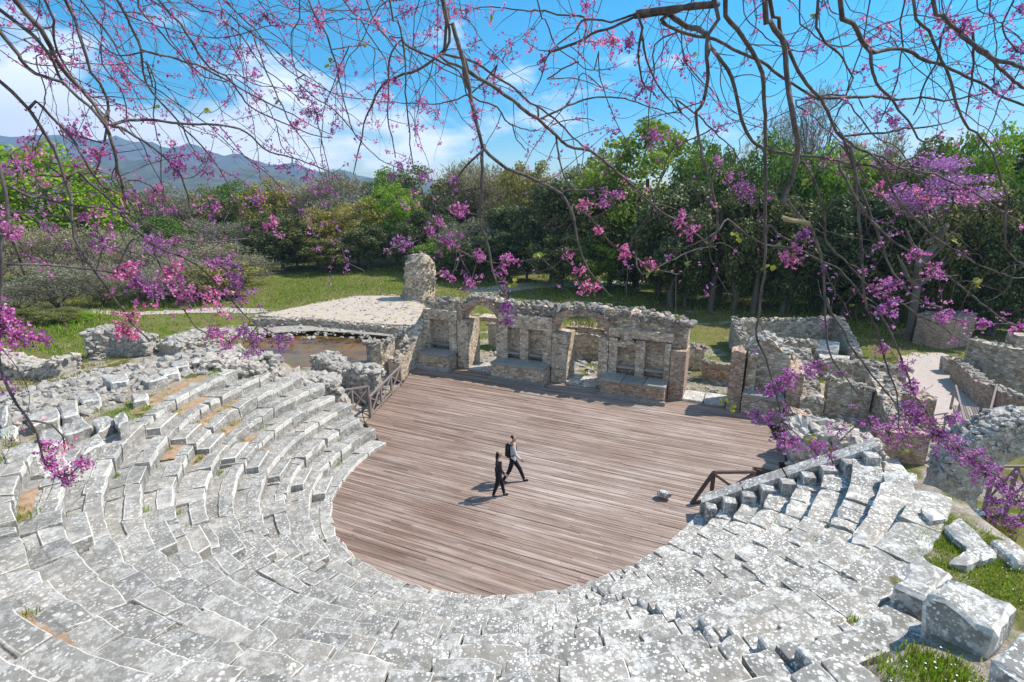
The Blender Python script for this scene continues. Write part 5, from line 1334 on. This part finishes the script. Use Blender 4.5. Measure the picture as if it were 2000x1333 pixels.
CL = [(50,340,26,9),(30,330,20,7),(70,290,15,6),(150,262,16,8),(190,300,18,10),(170,420,14,6),(90,440,20,6),(10,440,16,9),(200,470,20,10),(240,530,22,14),(268,545,18,10),(300,480,16,8),(340,480,18,10),(330,530,20,12),(430,520,24,16),(470,560,26,18),(420,580,22,12),(365,580,18,9),(350,560,18,10),(300,560,18,10),(240,640,14,9),(260,610,14,6),(250,655,16,9),(420,650,18,12),(450,670,22,12),(490,670,24,14),(540,665,20,12),(480,640,18,9),(30,660,26,12),(62,662,20,8),(10,640,18,10),(5,615,14,7),(100,900,14,8),(125,925,14,10),(165,905,10,7),(95,870,10,4),(75,100,10,4),(220,130,16,9),(240,150,14,8),(250,175,12,5),(340,290,14,8),(340,320,18,10),(350,330,16,8),(400,310,14,6),(405,340,12,5),(430,100,14,7),(480,100,16,9),(490,150,14,7),(500,200,16,9),(605,220,16,10),(590,180,14,7),(580,240,14,7),(620,220,16,8),(650,240,14,7),(520,30,16,9),(620,40,14,7),(660,140,12,6),(300,375,14,8),(415,405,16,9),(500,400,14,7),(530,430,10,8),(620,370,14,5),(560,330,14,6),(600,340,16,6),
 (700,20,14,9),(740,50,14,7),(790,30,14,12),(890,20,16,8),(910,30,14,7),(860,40,12,5),(770,160,10,6),(755,190,12,8),(825,210,14,9),(850,220,12,6),(930,220,12,7),(925,90,10,7),(930,130,10,5),(965,150,12,5),(960,110,14,7),(1000,100,16,9),(1040,90,14,6),(1060,120,12,8),(1160,85,14,10),(1200,85,16,11),(1230,85,12,9),(1260,170,14,10),(1150,12,16,12),(1335,128,16,12),(780,320,14,9),(770,340,10,6),(830,340,12,6),(890,350,10,4),(897,412,11,14),(810,385,12,6),(880,470,16,14),(840,450,10,8),(860,440,8,6),(780,480,14,10),(930,505,12,9),(985,510,18,11),(920,550,16,10),(880,540,10,7),(985,600,8,12),(990,628,9,12),(1150,560,14,14),(1110,500,10,7),(1140,400,10,8),(1200,380,9,10),(1180,395,12,9),(1280,262,18,16),(1270,275,12,7),(1195,262,8,6),(1170,450,8,6),(1217,492,14,14),(1270,520,12,7),(1330,430,12,14),(1350,452,12,12),(1130,525,10,7),
 (1490,30,10,4),(1700,75,16,10),(1722,60,12,7),(1840,40,16,10),(1880,60,18,14),(1870,70,12,7),(1985,100,14,12),(1990,20,12,8),(1590,100,10,6),(1680,140,12,6),(1730,220,20,12),(1750,240,16,10),(1420,345,12,9),(1440,370,16,10),(1460,372,12,12),(1400,320,12,9),(1410,245,12,8),(1950,160,18,10),(1980,175,16,12),(1790,372,10,7),(1720,370,16,8),(1810,392,16,10),(1880,390,18,10),(1550,500,14,16),(1570,460,10,12),(1535,510,12,10),(1790,500,12,10),(1820,530,12,9),(1720,560,14,12),(1745,555,12,8),(1730,600,14,14),(1745,590,10,6),(1840,615,14,16),(1922,632,7,10),(1880,630,6,4),(1990,640,9,10),(1725,685,8,8),(1500,760,12,10),(1525,745,14,14),(1550,738,14,12),(1580,725,14,12),(1600,718,10,8),(1480,810,14,10),(1505,815,12,8),(1530,860,18,20),(1555,865,14,12),(1590,880,18,12),(1620,890,16,8),(1700,830,18,14),(1735,845,22,18),(1780,800,16,14),(1800,815,16,18),(1830,850,20,20),(1770,850,20,14),(1870,875,20,24),(1900,900,20,24),(1925,925,18,20),(1960,950,20,22),(1990,980,20,20),(1950,1010,16,14),(1938,980,12,10),(1980,1020,14,10),(1850,815,14,10),(1765,715,10,6),(1785,760,12,10),(1640,840,16,8)]
YL = [(708,90,2),(715,85,1),(1575,355,3),(1803,383,3),(1605,748,4),(1412,785,3),(1430,800,2),(1500,520,2),(1545,505,1),(1055,500,3),(1000,555,3),(1285,530,3),(1270,528,2),(1905,555,4),(1872,472,2),(1580,855,4),(1620,880,4),(1740,700,2),(1320,620,0),(960,40,1),(230,380,2),(255,165,1),(300,205,2),(400,215,2),(545,200,1),(1362,108,2),(1590,32,2),(1815,80,2),(645,125,2),(450,480,2),(1345,515,2),(1435,460,2),(1830,850,3),(1770,880,2)]
def flow_branch(x, y, ang, L, d, bl, r):
    p = [(x, y)]; a = ang
    for _ in range(int(L/45)):
        a += rnd.gauss(0, .22); p.append((p[-1][0]+45*math.cos(a), p[-1][1]+45*math.sin(a)))
    BR.append((p, d, d+rnd.uniform(.1, .6), r, 1.6, bl))
for _ in range(44):      # finer boughs of the left tree, streaming down to the right
    flow_branch(rnd.uniform(-10, 640), rnd.choice((0, 0, rnd.uniform(0, 260))), rnd.uniform(.35, 1.25), rnd.uniform(180, 430), rnd.uniform(2.3, 3.3), rnd.uniform(.8, 1.7), rnd.uniform(2.6, 5))
for _ in range(20):
    flow_branch(rnd.uniform(640, 1300), rnd.choice((0, rnd.uniform(0, 160))), rnd.uniform(.3, 2.3), rnd.uniform(150, 330), rnd.uniform(2.5, 3.3), rnd.uniform(.8, 1.7), rnd.uniform(2.4, 4.5))
for _ in range(26):
    flow_branch(rnd.uniform(1300, 2000), rnd.choice((0, rnd.uniform(0, 330))), rnd.uniform(.3, 2.2), rnd.uniform(150, 380), rnd.uniform(2.4, 3.3), rnd.uniform(.3, .9), rnd.uniform(2.4, 5))
for _ in range(12):
    flow_branch(rnd.uniform(0, 260), rnd.uniform(280, 480), rnd.uniform(.2, 1.1), rnd.uniform(150, 330), rnd.uniform(2.0, 2.7), rnd.uniform(1.0, 1.8), rnd.uniform(2.4, 4))
BOUGH = {0: [Vector(p) for p in ((-3.5,.4,7.0),(-3.3,.7,8.8),(-2.9,1.2,10.3),(-2.0,1.9,11.2),(-.9,2.4,11.7),(.2,2.7,11.9))],
         1: [Vector(p) for p in ((3.6,.3,7.0),(3.4,.7,8.9),(2.8,1.3,10.6),(1.9,1.9,11.3),(1.0,2.3,11.6),(.3,2.5,11.75))]}
JT = []
for k in (0, 1):
    t = empty('judas_tree', BOUGH[k][0], label=['Judas tree whose pink-flowering branches hang into the left half of the view', 'Judas tree whose thicker dark branches hang into the middle and right of the view'][k], cat='tree')
    JT.append(t)
    mb = MB(); P_ = path_sample(BOUGH[k], .25); L_ = len(P_)
    P_ = [p+nv(p, 1.1, k)*.10 for p in P_]
    mb.tube(P_, [.16*(1-.72*i/(L_-1)) for i in range(L_)], 10); part('trunk', mb, M_BARK, t, smooth=True)
def crom(P, step):
    out = []
    for i in range(len(P)-1):
        p0, p1, p2, p3 = P[max(i-1, 0)], P[i], P[i+1], P[min(i+2, len(P)-1)]
        k = max(1, int((p2-p1).length/step))
        for j in range(k):
            t = j/k
            out.append(.5*((2*p1)+(p2-p0)*t+(2*p0-5*p1+4*p2-p3)*t*t+(3*p1-p0-3*p2+p3)*t**3))
    return out+[P[-1]]
PAL = [(0, 1, 0), (1, 0, 0)]
def flower(mbx, p, s, mi):
    ax = Vector((rnd.gauss(0, 1), rnd.gauss(0, 1), rnd.gauss(-.1, 1))).normalized()
    u = ax.orthogonal().normalized(); w_ = ax.cross(u)
    for k in range(3):
        a = 2.1*k+rnd.uniform(-.4, .4); d = (u*math.cos(a)+w_*math.sin(a)); e = ax.cross(d)
        b0 = p+ax*s*.15; L = s*rnd.uniform(.8, 1.15)
        tip = b0+(d*.75+ax*.65)*L
        mid = b0+(d*.5+ax*.18)*L*.9
        wd = e*L*.42
        mbx.add([b0, mid+wd, tip, mid-wd], [(0, 1, 2, 3)], mi)
def bud(mbx, p, s, mi):
    ax = Vector((rnd.gauss(0, 1), rnd.gauss(0, 1), rnd.gauss(-.2, 1))).normalized(); u = ax.orthogonal().normalized()*s*.30; w_ = ax.cross(u)
    mbx.add([p, p+ax*s*.5+u, p+ax*s*.5-u*.5+w_*.87, p+ax*s*.5-u*.5-w_*.87, p+ax*s], [(0, 1, 2), (0, 2, 3), (0, 3, 1), (4, 2, 1), (4, 3, 2), (4, 1, 3)], mi)
def leaf(mbx, p, s):
    ax = Vector((rnd.gauss(0, 1), rnd.gauss(0, 1), rnd.gauss(0, .7))).normalized(); u = ax.orthogonal().normalized(); fold = ax.cross(u)*s*.18
    mbx.add([p, p+ax*s*.15+u*s*.5+fold, p+ax*s*.75+u*s*.42+fold, p+ax*s, p+ax*s*.75-u*s*.42+fold, p+ax*s*.15-u*s*.5+fold], [(0, 1, 2, 3), (0, 3, 4, 5)])
BRD = []
def bloom(mbx, p, k, spread, small=1.0):
    for _ in range(int(k*1.35+.5)):
        q = p+Vector((rnd.gauss(0, 1), rnd.gauss(0, 1), rnd.gauss(0, 1)))*spread
        if rnd.random() < .68: flower(mbx, q, rnd.uniform(.0085, .0145)*small, 0)
        else: bud(mbx, q, rnd.uniform(.007, .013)*small, 1)
for (pp, d0, d1, ra, rb, bl) in BR:
    n_ = len(pp); pts = []
    ph = rnd.uniform(0, 50)
    for i, (x, y) in enumerate(pp):
        t = i/max(1, n_-1); pts.append(deep(x, y, d0+(d1-d0)*t+.10*mnoise.noise(Vector((ph, t*3, 0)))))
    x0, y0 = pp[0]
    side = 0 if x0 < 740 else 1
    edge = y0 <= 2 or x0 <= 5 or x0 >= 1998
    # join branches that enter at the frame to the bough they grow from
    if edge:
        N = min((q for q in path_sample(BOUGH[side], .1)[8:]), key=lambda q: (q-pts[0]).length)
        dr_ = (pts[0]-pts[1]).normalized(); m_ = pts[0]+dr_*.3*(N-pts[0]).length+(N-pts[0])*.25
        pts = [N, m_]+pts
    elif BRD and n_ > 2:
        q_ = min((c_ for b2 in BRD if b2[5] == side for c_ in b2[1][::3]), key=lambda c_: (c_-pts[0]).length)
        if (q_-pts[0]).length < .9:
            if (q_-pts[0]).length > .03: pts = [q_]+pts
    C_ = crom(pts, .035); L_ = len(C_)
    C_ = [p+nv(p, 7, ph)*.012+nv(p, 22, ph)*.0065 for p in C_]
    rr = []
    for i in range(L_):
        t = i/(L_-1); node = 1+.22*max(0, mnoise.noise(Vector((ph, i*.55, 2))))
        rr.append((ra*(1-t)**.8+rb*t+.0)*.001*.92*node)
    mb = MB(); mb.tube(C_, rr, 7)
    bo = part('branch', mb, M_BARK, JT[side], smooth=True)
    # side twigs
    tw_ = MB(); bs = MB()
    start = 10 if edge else 0
    nt_ = int(L_*.17)
    for _ in range(nt_):
        i = rnd.randrange(min(start, L_-2), L_-1); p = C_[i]; d = (C_[min(i+1, L_-1)]-C_[max(i-1, 0)]).normalized()
        vd = p-Vector((0, 0, CAMH)); vd.normalize(); sd_ = d.cross(vd).normalized()
        a = rnd.choice((-1, 1))*rnd.uniform(.4, 1.2)
        q = (d*math.cos(a)+sd_*math.sin(a)+vd*rnd.gauss(0, .3)).normalized(); Lt = rnd.choice((rnd.uniform(.05, .16), rnd.uniform(.12, .34), rnd.uniform(.2, .5)))
        tp = [p]; dd = q.copy(); stp = .022
        curl = Vector((rnd.gauss(0, .05), rnd.gauss(0, .05), rnd.gauss(-.02, .07)))
        for _k in range(int(Lt/stp)):
            dd = (dd+curl+Vector((rnd.gauss(0, .10), rnd.gauss(0, .10), rnd.gauss(0, .10)))).normalized(); tp.append(tp[-1]+dd*stp)
        if len(tp) < 3: continue
        r_0 = min(rr[i]*.55, rnd.uniform(.0014, .0026)); tw_.tube(tp, [r_0*(1-.55*j/(len(tp)-1)) for j in range(len(tp))], 4)
        for q in tp[2:]:
            if rnd.random() < .15*bl: bloom(bs, q, rnd.randint(2, 5), .009)
            elif rnd.random() < .16: bud(bs, q, rnd.uniform(.006, .010), 1)
    for i in range(start, L_):
        if rnd.random() < .14*bl: bloom(bs, C_[i], rnd.randint(3, 7), .012)
    BRD.append((pp, C_[start:], bo, tw_, bs, side))
def proj(p):
    d = p-Vector((0, 0, CAMH)); dep = d.y*CP-d.z*SP; up_ = d.y*SP+d.z*CP
    return 1000+F*d.x/dep, 666.5-F*up_/dep
PRJ = [[proj(p) for p in b_[1]] for b_ in BRD]
def nearest(x, y):
    best = (1e9, 0, 0)
    for bi, pr in enumerate(PRJ):
        for i, (u_, v_) in enumerate(pr):
            d = (u_-x)**2+(v_-y)**2
            if d < best[0]: best = (d, bi, i)
    return best
for (x, y, r_, k) in CL:
    d, bi, i = nearest(x, y); p = BRD[bi][1][i]
    dep = (p-Vector((0, 0, CAMH))).y*CP-(p-Vector((0, 0, CAMH))).z*SP
    c_ = deep(x, y, dep); bs, tw_ = BRD[bi][4], BRD[bi][3]
    sp = r_/F*dep
    # a spur carries the bunch
    if d > 64:
        m_ = p.lerp(c_, .5)+Vector((rnd.gauss(0, .01), rnd.gauss(0, .01), rnd.gauss(0, .01))); tw_.tube([p, m_, c_], [.0028, .0022, .0016], 4)
    nb = max(3, int(k*(1.5 if x < 700 else 1.1)))
    for _ in range(nb):
        q = c_+Vector((rnd.gauss(0, .62), rnd.gauss(0, .62), rnd.gauss(0, .62)))*sp
        tw_.tube([c_, c_.lerp(q, .5)+Vector((0, 0, rnd.gauss(0, .004))), q], [.0018, .0014, .001], 3)
        bloom(bs, q, rnd.randint(3, 6), .0085)
yl = {0: MB(), 1: MB()}
for (x, y, k) in YL:
    d, bi, i = nearest(x, y); p = BRD[bi][1][i]; dv = p-Vector((0, 0, CAMH)); dep = dv.y*CP-dv.z*SP
    c_ = deep(x, y, dep); BRD[bi][3].tube([p, p.lerp(c_, .6), c_], [.0024, .0018, .0014], 4)
    for _ in range(k+1): leaf(yl[BRD[bi][5]], c_+Vector((rnd.gauss(0, 1), rnd.gauss(0, 1), rnd.gauss(0, 1)))*.008, rnd.uniform(.018, .032))
for (pp, C_, bo, tw_, bs, side) in BRD:
    if tw_.n: part('twigs', tw_, M_BARK, bo)['kind'] = 'stuff'
    if bs.n:
        o = part('blossoms', bs, [L_BLOS, L_BUDS], bo); o['kind'] = 'stuff'
for k in (0, 1):
    if yl[k].n: o = part('young_leaves', yl[k], L_YOUNG, JT[k]); o['kind'] = 'stuff'
# sawn stub of a broken limb, pale at its end
mb = MB(); a, b_, c_ = deep(1527, 424, 2.19), deep(1536, 429, 2.19), deep(1580, 437, 2.22)
mb.tube([a, b_, b_.lerp(c_, .35), b_.lerp(c_, .6)+Vector((0, 0, .003)), c_], [.006, .011, .008, .0105, .009], 9)
part('broken_stub', mb, bark('dry_pale_wood', (.26, .19, .10), (.58, .47, .28), 26), JT[1], 'pale broken stub of a dead limb')
# ------------------------------------------------------------------ the two walkers
def skinned(name, V, E_, Rr, mats, parent, sub=2, label=None):
    me = bpy.data.meshes.new(name); me.from_pydata([tuple(v) for v in V], E_, [])
    o = bpy.data.objects.new(name, me); COL.objects.link(o)
    md = o.modifiers.new('skin', 'SKIN'); md.use_smooth_shade = True
    for i, r in enumerate(Rr):
        sv = me.skin_vertices[0].data[i]; sv.radius = r if hasattr(r, '__len__') else (r, r); sv.use_root = (i == 0)
    sb = o.modifiers.new('sub', 'SUBSURF'); sb.levels = sub; sb.render_levels = sub
    dg = bpy.context.evaluated_depsgraph_get(); dg.update()
    m2 = bpy.data.meshes.new_from_object(o.evaluated_get(dg)); bpy.data.objects.remove(o); bpy.data.meshes.remove(me)
    m2.name = name; m2.materials.clear()
    for m_ in mats: m2.materials.append(m_)
    m2.polygons.foreach_set('use_smooth', [True]*len(m2.polygons)); m2.polygons.foreach_set('material_index', [0]*len(m2.polygons))
    o = bpy.data.objects.new(name, m2); COL.objects.link(o)
    if parent is not None: o.parent = parent
    if label: o['label'] = label
    return o
M_SKIN = simple('skin', (.42, .25, .18), .6, .08)
M_BLACK = simple('black_cloth', (.018, .018, .022), .9, .3, 60); M_NAVY = simple('dark_jacket_cloth', (.03, .03, .04), .85, .3, 60)
M_GREY = simple('light_grey_cloth', (.50, .51, .53), .9, .1, 40); M_HAIR = simple('dark_hair', (.02, .014, .010), .6, .3, 80); M_SHOE = simple('dark_shoe', (.02, .02, .022), .6, .2)
M_PACK = simple('backpack_fabric', (.03, .028, .03), .8, .3, 50)
def person(loc, rz, H, label, woman, front, rear, top, legs_m, arms):
    k = H/1.80
    root = empty('person', loc, rz, label=label, cat='person'); root.scale = (k, k, k)
    hipw = .085; sh = .165 if woman else .195
    # feet: front / rear ankles (forward offset, lift)
    kf = Vector((front*.62, hipw, .50)); af = Vector((front, hipw*.9, .095)); kr = Vector((-.02+rear*.30, -hipw, .49)); ar_ = Vector((rear, -hipw*.9, .15))
    V = [Vector((0, 0, .95)), Vector((.005, 0, 1.12)), Vector((.015, 0, 1.32)), Vector((.02, 0, 1.46)), Vector((.03, 0, 1.545)), Vector((.045, 0, 1.63)), Vector((.045, 0, 1.73))]
    Rr = [(.135, .10), (.115 if woman else .13, .088), (.145 if woman else .165, .105), (.09, .07), (.052, .052), (.070, .080), (.064, .074)]
    E_ = [(i, i+1) for i in range(6)]
    def add(p, r, fr): V.append(Vector(p)); Rr.append(r); E_.append((fr, len(V)-1)); return len(V)-1
    for hip, kn, an in ((Vector((.0, hipw, .90)), kf, af), (Vector((0, -hipw, .90)), kr, ar_)):
        h = add(hip, .088, 0); a = add(kn, .056, h); b_ = add(kn.lerp(an, .45), .052, a); c_ = add(an, .037, b_)
        tx = .15 if an.x > 0 else .12; d = add(an+Vector((.02, 0, -.045)), .036, c_); add(an+Vector((tx, 0, -.06 if an.x > 0 else -.10)), .030, d)
    hands = []
    for sgn, (el, wr) in zip((1, -1), arms):
        s_ = add((.02, sgn*sh, 1.425), .058, 3); e = add(el, .042, s_); w_ = add(wr, .027, e); hands.append((w_, sgn))
        dr = (V[w_]-V[e]).normalized(); pm = add(V[w_]+dr*.055, (.020, .036), w_); base = add(V[w_]+dr*.095, (.015, .036), pm)
        sdv = Vector((1, 0, 0)); sdv = (sdv-dr*sdv.dot(dr)).normalized(); inn = Vector((0, -sgn, 0))
        for f in range(4):
            o_ = sdv*(.030-.020*f); Lf = (.066, .076, .070, .054)[f]
            x1 = add(V[base]+o_+dr*.012, .009, base); x2 = add(V[x1]+dr*Lf*.55+inn*.012, .0085, x1); add(V[x2]+dr*Lf*.35+inn*.024, .0075, x2)
        t1 = add(V[w_]+dr*.035+sdv*.034, .011, w_); add(V[t1]+dr*.035+sdv*.020+inn*.010, .009, t1)
    # nose
    add((.045+.092, 0, 1.655), .013, 5)
    body = skinned('person', V, E_, Rr, [M_SKIN], root, 2); body.name = 'body'
    # ears / eyes / brow
    mb = MB()
    for sgn in (-1, 1):
        for ring_ in range(1):
            mb.tube([Vector((.035, sgn*.078, 1.62)), Vector((.03, sgn*.086, 1.65)), Vector((.035, sgn*.078, 1.68))], [.010, .016, .010], 6)
    o = mb.build('ears', M_SKIN, root, True)
    mb = MB()
    for sgn in (-1, 1): mb.box((.118, sgn*.030, 1.672), (.006, 0, 0), (0, .012, 0), (0, 0, .007))
    mb.box((.116, 0, 1.600), (.006, 0, 0), (0, .022, 0), (0, 0, .005)); mb.build('eyes_and_mouth', M_HAIR, root)
    # trousers
    V2 = [Vector((0, 0, .93)), Vector((0, 0, 1.05)), Vector((0, 0, 1.22))]; R2 = [(.155, .120), (.15, .115), (.14, .10)]; E2 = [(0, 1), (1, 2)]
    def add2(p, r, fr): V2.append(Vector(p)); R2.append(r); E2.append((fr, len(V2)-1)); return len(V2)-1
    for hip, kn, an in ((Vector((0, hipw, .89)), kf, af), (Vector((0, -hipw, .89)), kr, ar_)):
        h = add2(hip, .102, 0); a = add2(kn, .074, h); b_ = add2(kn.lerp(an, .5), .066, a); c_ = add2(kn.lerp(an, .85), .060, b_); add2(kn.lerp(an, 1.08), .052, c_)
    skinned('trousers', V2, E2, R2, [legs_m], root, 2)
    # shirt or jacket
    low = .72 if woman else .80
    V3 = [Vector((0, 0, low)), Vector((.005, 0, 1.12)), Vector((.015, 0, 1.32)), Vector((.02, 0, 1.46)), Vector((.026, 0, 1.50))]
    R3 = [(.180, .145), (.152 if woman else .158, .118), (.162 if woman else .182, .122), (.105, .085), (.064, .062)]; E3 = [(i, i+1) for i in range(4)]
    for sgn, (el, wr) in zip((1, -1), arms):
        V3.append(Vector((.02, sgn*sh, 1.43))); R3.append(.072); E3.append((3, len(V3)-1)); V3.append(Vector(el)); R3.append(.056); E3.append((len(V3)-2, len(V3)-1))
        V3.append(Vector(el).lerp(Vector(wr), .92)); R3.append(.042); E3.append((len(V3)-2, len(V3)-1))
    skinned('jacket' if woman else 'shirt', V3, E3, R3, [top], root, 2)
    # hair
    if woman:
        skinned('hair', [Vector((.01, 0, 1.705)), Vector((-.035, 0, 1.66)), Vector((-.06, 0, 1.56)), Vector((-.07, 0, 1.44))], [(0, 1), (1, 2), (2, 3)], [(.086, .092), (.086, .075), (.07, .05), (.045, .035)], [M_HAIR], root, 2)
    else:
        skinned('hair', [Vector((.035, 0, 1.745)), Vector((.0, 0, 1.725)), Vector((-.022, 0, 1.66))], [(0, 1), (1, 2)], [(.076, .07), (.082, .078), (.07, .06)], [M_HAIR], root, 2)
    for an, fw in ((af, True), (ar_, False)):
        z = -.055 if fw else -.06
        skinned('shoe', [an+Vector((-.045, 0, z+(.01 if fw else .03))), an+Vector((.06, 0, z)), an+Vector((.165 if fw else .15, 0, z-.005 if fw else z-.045))], [(0, 1), (1, 2)], [(.045, .045), (.043, .043), (.036, .030)], [M_SHOE], root, 2)
    return root
MAN = at(1001, 943)
person(MAN, R(4), 1.80, 'man in light grey shirt and black trousers striding across the stage', False, .40, -.33, M_GREY, M_BLACK,
       [((-.06, .27, 1.14), (.06, .27, .92)), ((.10, -.26, 1.15), (.26, -.22, .98))])
person(at(974, 971), R(8), 1.68, 'woman in a dark jacket and black trousers walking beside the man', True, .20, -.20, M_NAVY, M_BLACK,
       [((-.05, .23, 1.14), (.05, .23, .91)), ((.06, -.23, 1.15), (.20, -.21, .98))])
bp = empty('backpack', MAN+Vector((-.09, -.01, 1.0)), R(4), label='dark backpack worn on the striding man\'s back', cat='backpack')
mb = MB(); bm = bmesh.new(); bmesh.ops.create_cube(bm, size=1)
for v in bm.verts: v.co = Vector((v.co.x*.20*(1 if v.co.z < 0 else .75), v.co.y*.31*(1 if v.co.z < 0 else .82), v.co.z*.50))
bmesh.ops.bevel(bm, geom=bm.edges[:], offset=.06, segments=3, affect='EDGES')
bm.verts.index_update(); mb.add([v.co+Vector((-.07, 0, .24)) for v in bm.verts], [tuple(v.index for v in f.verts) for f in bm.faces]); bm.free()
o = mb.build('bag', M_PACK, bp, True)
mb = MB()
for sgn in (-1, 1): mb.tube([Vector((.02, sgn*.10, .44)), Vector((.10, sgn*.13, .50)), Vector((.20, sgn*.13, .42)), Vector((.225, sgn*.13, .28)), Vector((.14, sgn*.165, .10)), Vector((.0, sgn*.12, .06))], [.018]*6, 6)
mb.build('straps', M_PACK, bp, True)

# ------------------------------------------------------------------ haze
mb = MB(); mb.box((0, 1500, 240), (4200, 0, 0), (0, 1900, 0), (0, 0, 244))
m = bpy.data.materials.new('thin_blue_air'); m.use_nodes = True; nt = m.node_tree; nt.nodes.clear()
out = nt.nodes.new('ShaderNodeOutputMaterial'); vol = nt.nodes.new('ShaderNodeVolumePrincipled')
vol.inputs['Color'].default_value = (.38, .62, 1, 1); vol.inputs['Density'].default_value = 2.6e-4; vol.inputs['Anisotropy'].default_value = .2
nt.links.new(vol.outputs[0], out.inputs['Volume'])
HAZE = tag(mb.build('haze', m), 'thin blue haze over the far mountains', kind='stuff')

# ------------------------------------------------------------------ light, sky, camera
EL, AZ = R(51), math.atan2(.955, .30)
sunv = Vector((math.sin(AZ)*math.cos(EL), math.cos(AZ)*math.cos(EL), math.sin(EL)))
L = bpy.data.lights.new('sun', 'SUN'); L.energy = 5.0; L.angle = R(.53); L.color = (1, .93, .83)
so = bpy.data.objects.new('sun', L); COL.objects.link(so); so.rotation_euler = (-sunv).to_track_quat('-Z', 'Y').to_euler()
w = bpy.data.worlds.new('World'); scene.world = w; w.use_nodes = True; nt = w.node_tree
bg = nt.nodes['Background']; sky = nd(nt, 'ShaderNodeTexSky', sky_type='NISHITA'); sky.sun_disc = False
sky.sun_elevation = EL; sky.sun_rotation = AZ; sky.altitude = 50; sky.air_density = 1.0; sky.dust_density = .6; sky.ozone_density = 2.5
hs = nd(nt, 'ShaderNodeHueSaturation'); hs.inputs['Hue'].default_value = .483; hs.inputs['Saturation'].default_value = 2.0; hs.inputs['Value'].default_value = 1.2
nt.links.new(sky.outputs[0], hs.inputs['Color'])
tc = nd(nt, 'ShaderNodeTexCoord').outputs['Generated']
sepx = nd(nt, 'ShaderNodeSeparateXYZ'); nt.links.new(tc, sepx.inputs[0])
cl = noise_t(nt, stretch(nt, tc, (1, 1, 2.6)), 4.2, 9, .58)
em = ramp(nt, sepx.outputs[2], [(.0, 0.), (.05, .9), (.13, 1.), (.20, .35), (.27, 0.)])
am = ramp(nt, math_n(nt, 'ADD', math_n(nt, 'MULTIPLY', sepx.outputs[0], .5), .5), [(.10, 1.), (.30, 1.), (.42, .55), (.54, .28), (.62, .05)])
cm = ramp(nt, math_n(nt, 'ADD', cl, math_n(nt, 'MULTIPLY', math_n(nt, 'MULTIPLY', em, am), .34)), [(.60, 0.), (.76, .95)])
bk = ramp(nt, math_n(nt, 'ADD', math_n(nt, 'MULTIPLY', sepx.outputs[1], .5), .5), [(.30, 1.), (.58, 0.)])  # unseen cloud behind the camera, added as neutral fill to lift the shadows
fill_cloud = ramp(nt, noise_t(nt, tc, 3.1, 8, .6), [(.42, 0.), (.58, .62)])
cm = math_n(nt, 'MAXIMUM', cm, math_n(nt, 'MULTIPLY', bk, fill_cloud))
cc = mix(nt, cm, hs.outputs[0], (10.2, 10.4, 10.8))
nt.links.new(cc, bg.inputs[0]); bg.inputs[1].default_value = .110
cam = bpy.data.cameras.new('camera'); co = bpy.data.objects.new('camera', cam); COL.objects.link(co)
co.location = (0, 0, CAMH); co.rotation_euler = (math.pi/2-PITCH, 0, 0)
cam.sensor_width = 36; cam.lens = 36*F/2000; cam.clip_start = .05; cam.clip_end = 20000
scene.camera = co
vs_ = scene.view_settings; vs_.view_transform = 'Standard'; vs_.look = 'None'; vs_.gamma = 1; vs_.exposure = .50
scene.cycles.max_bounces = 6; scene.cycles.volume_bounces = 0
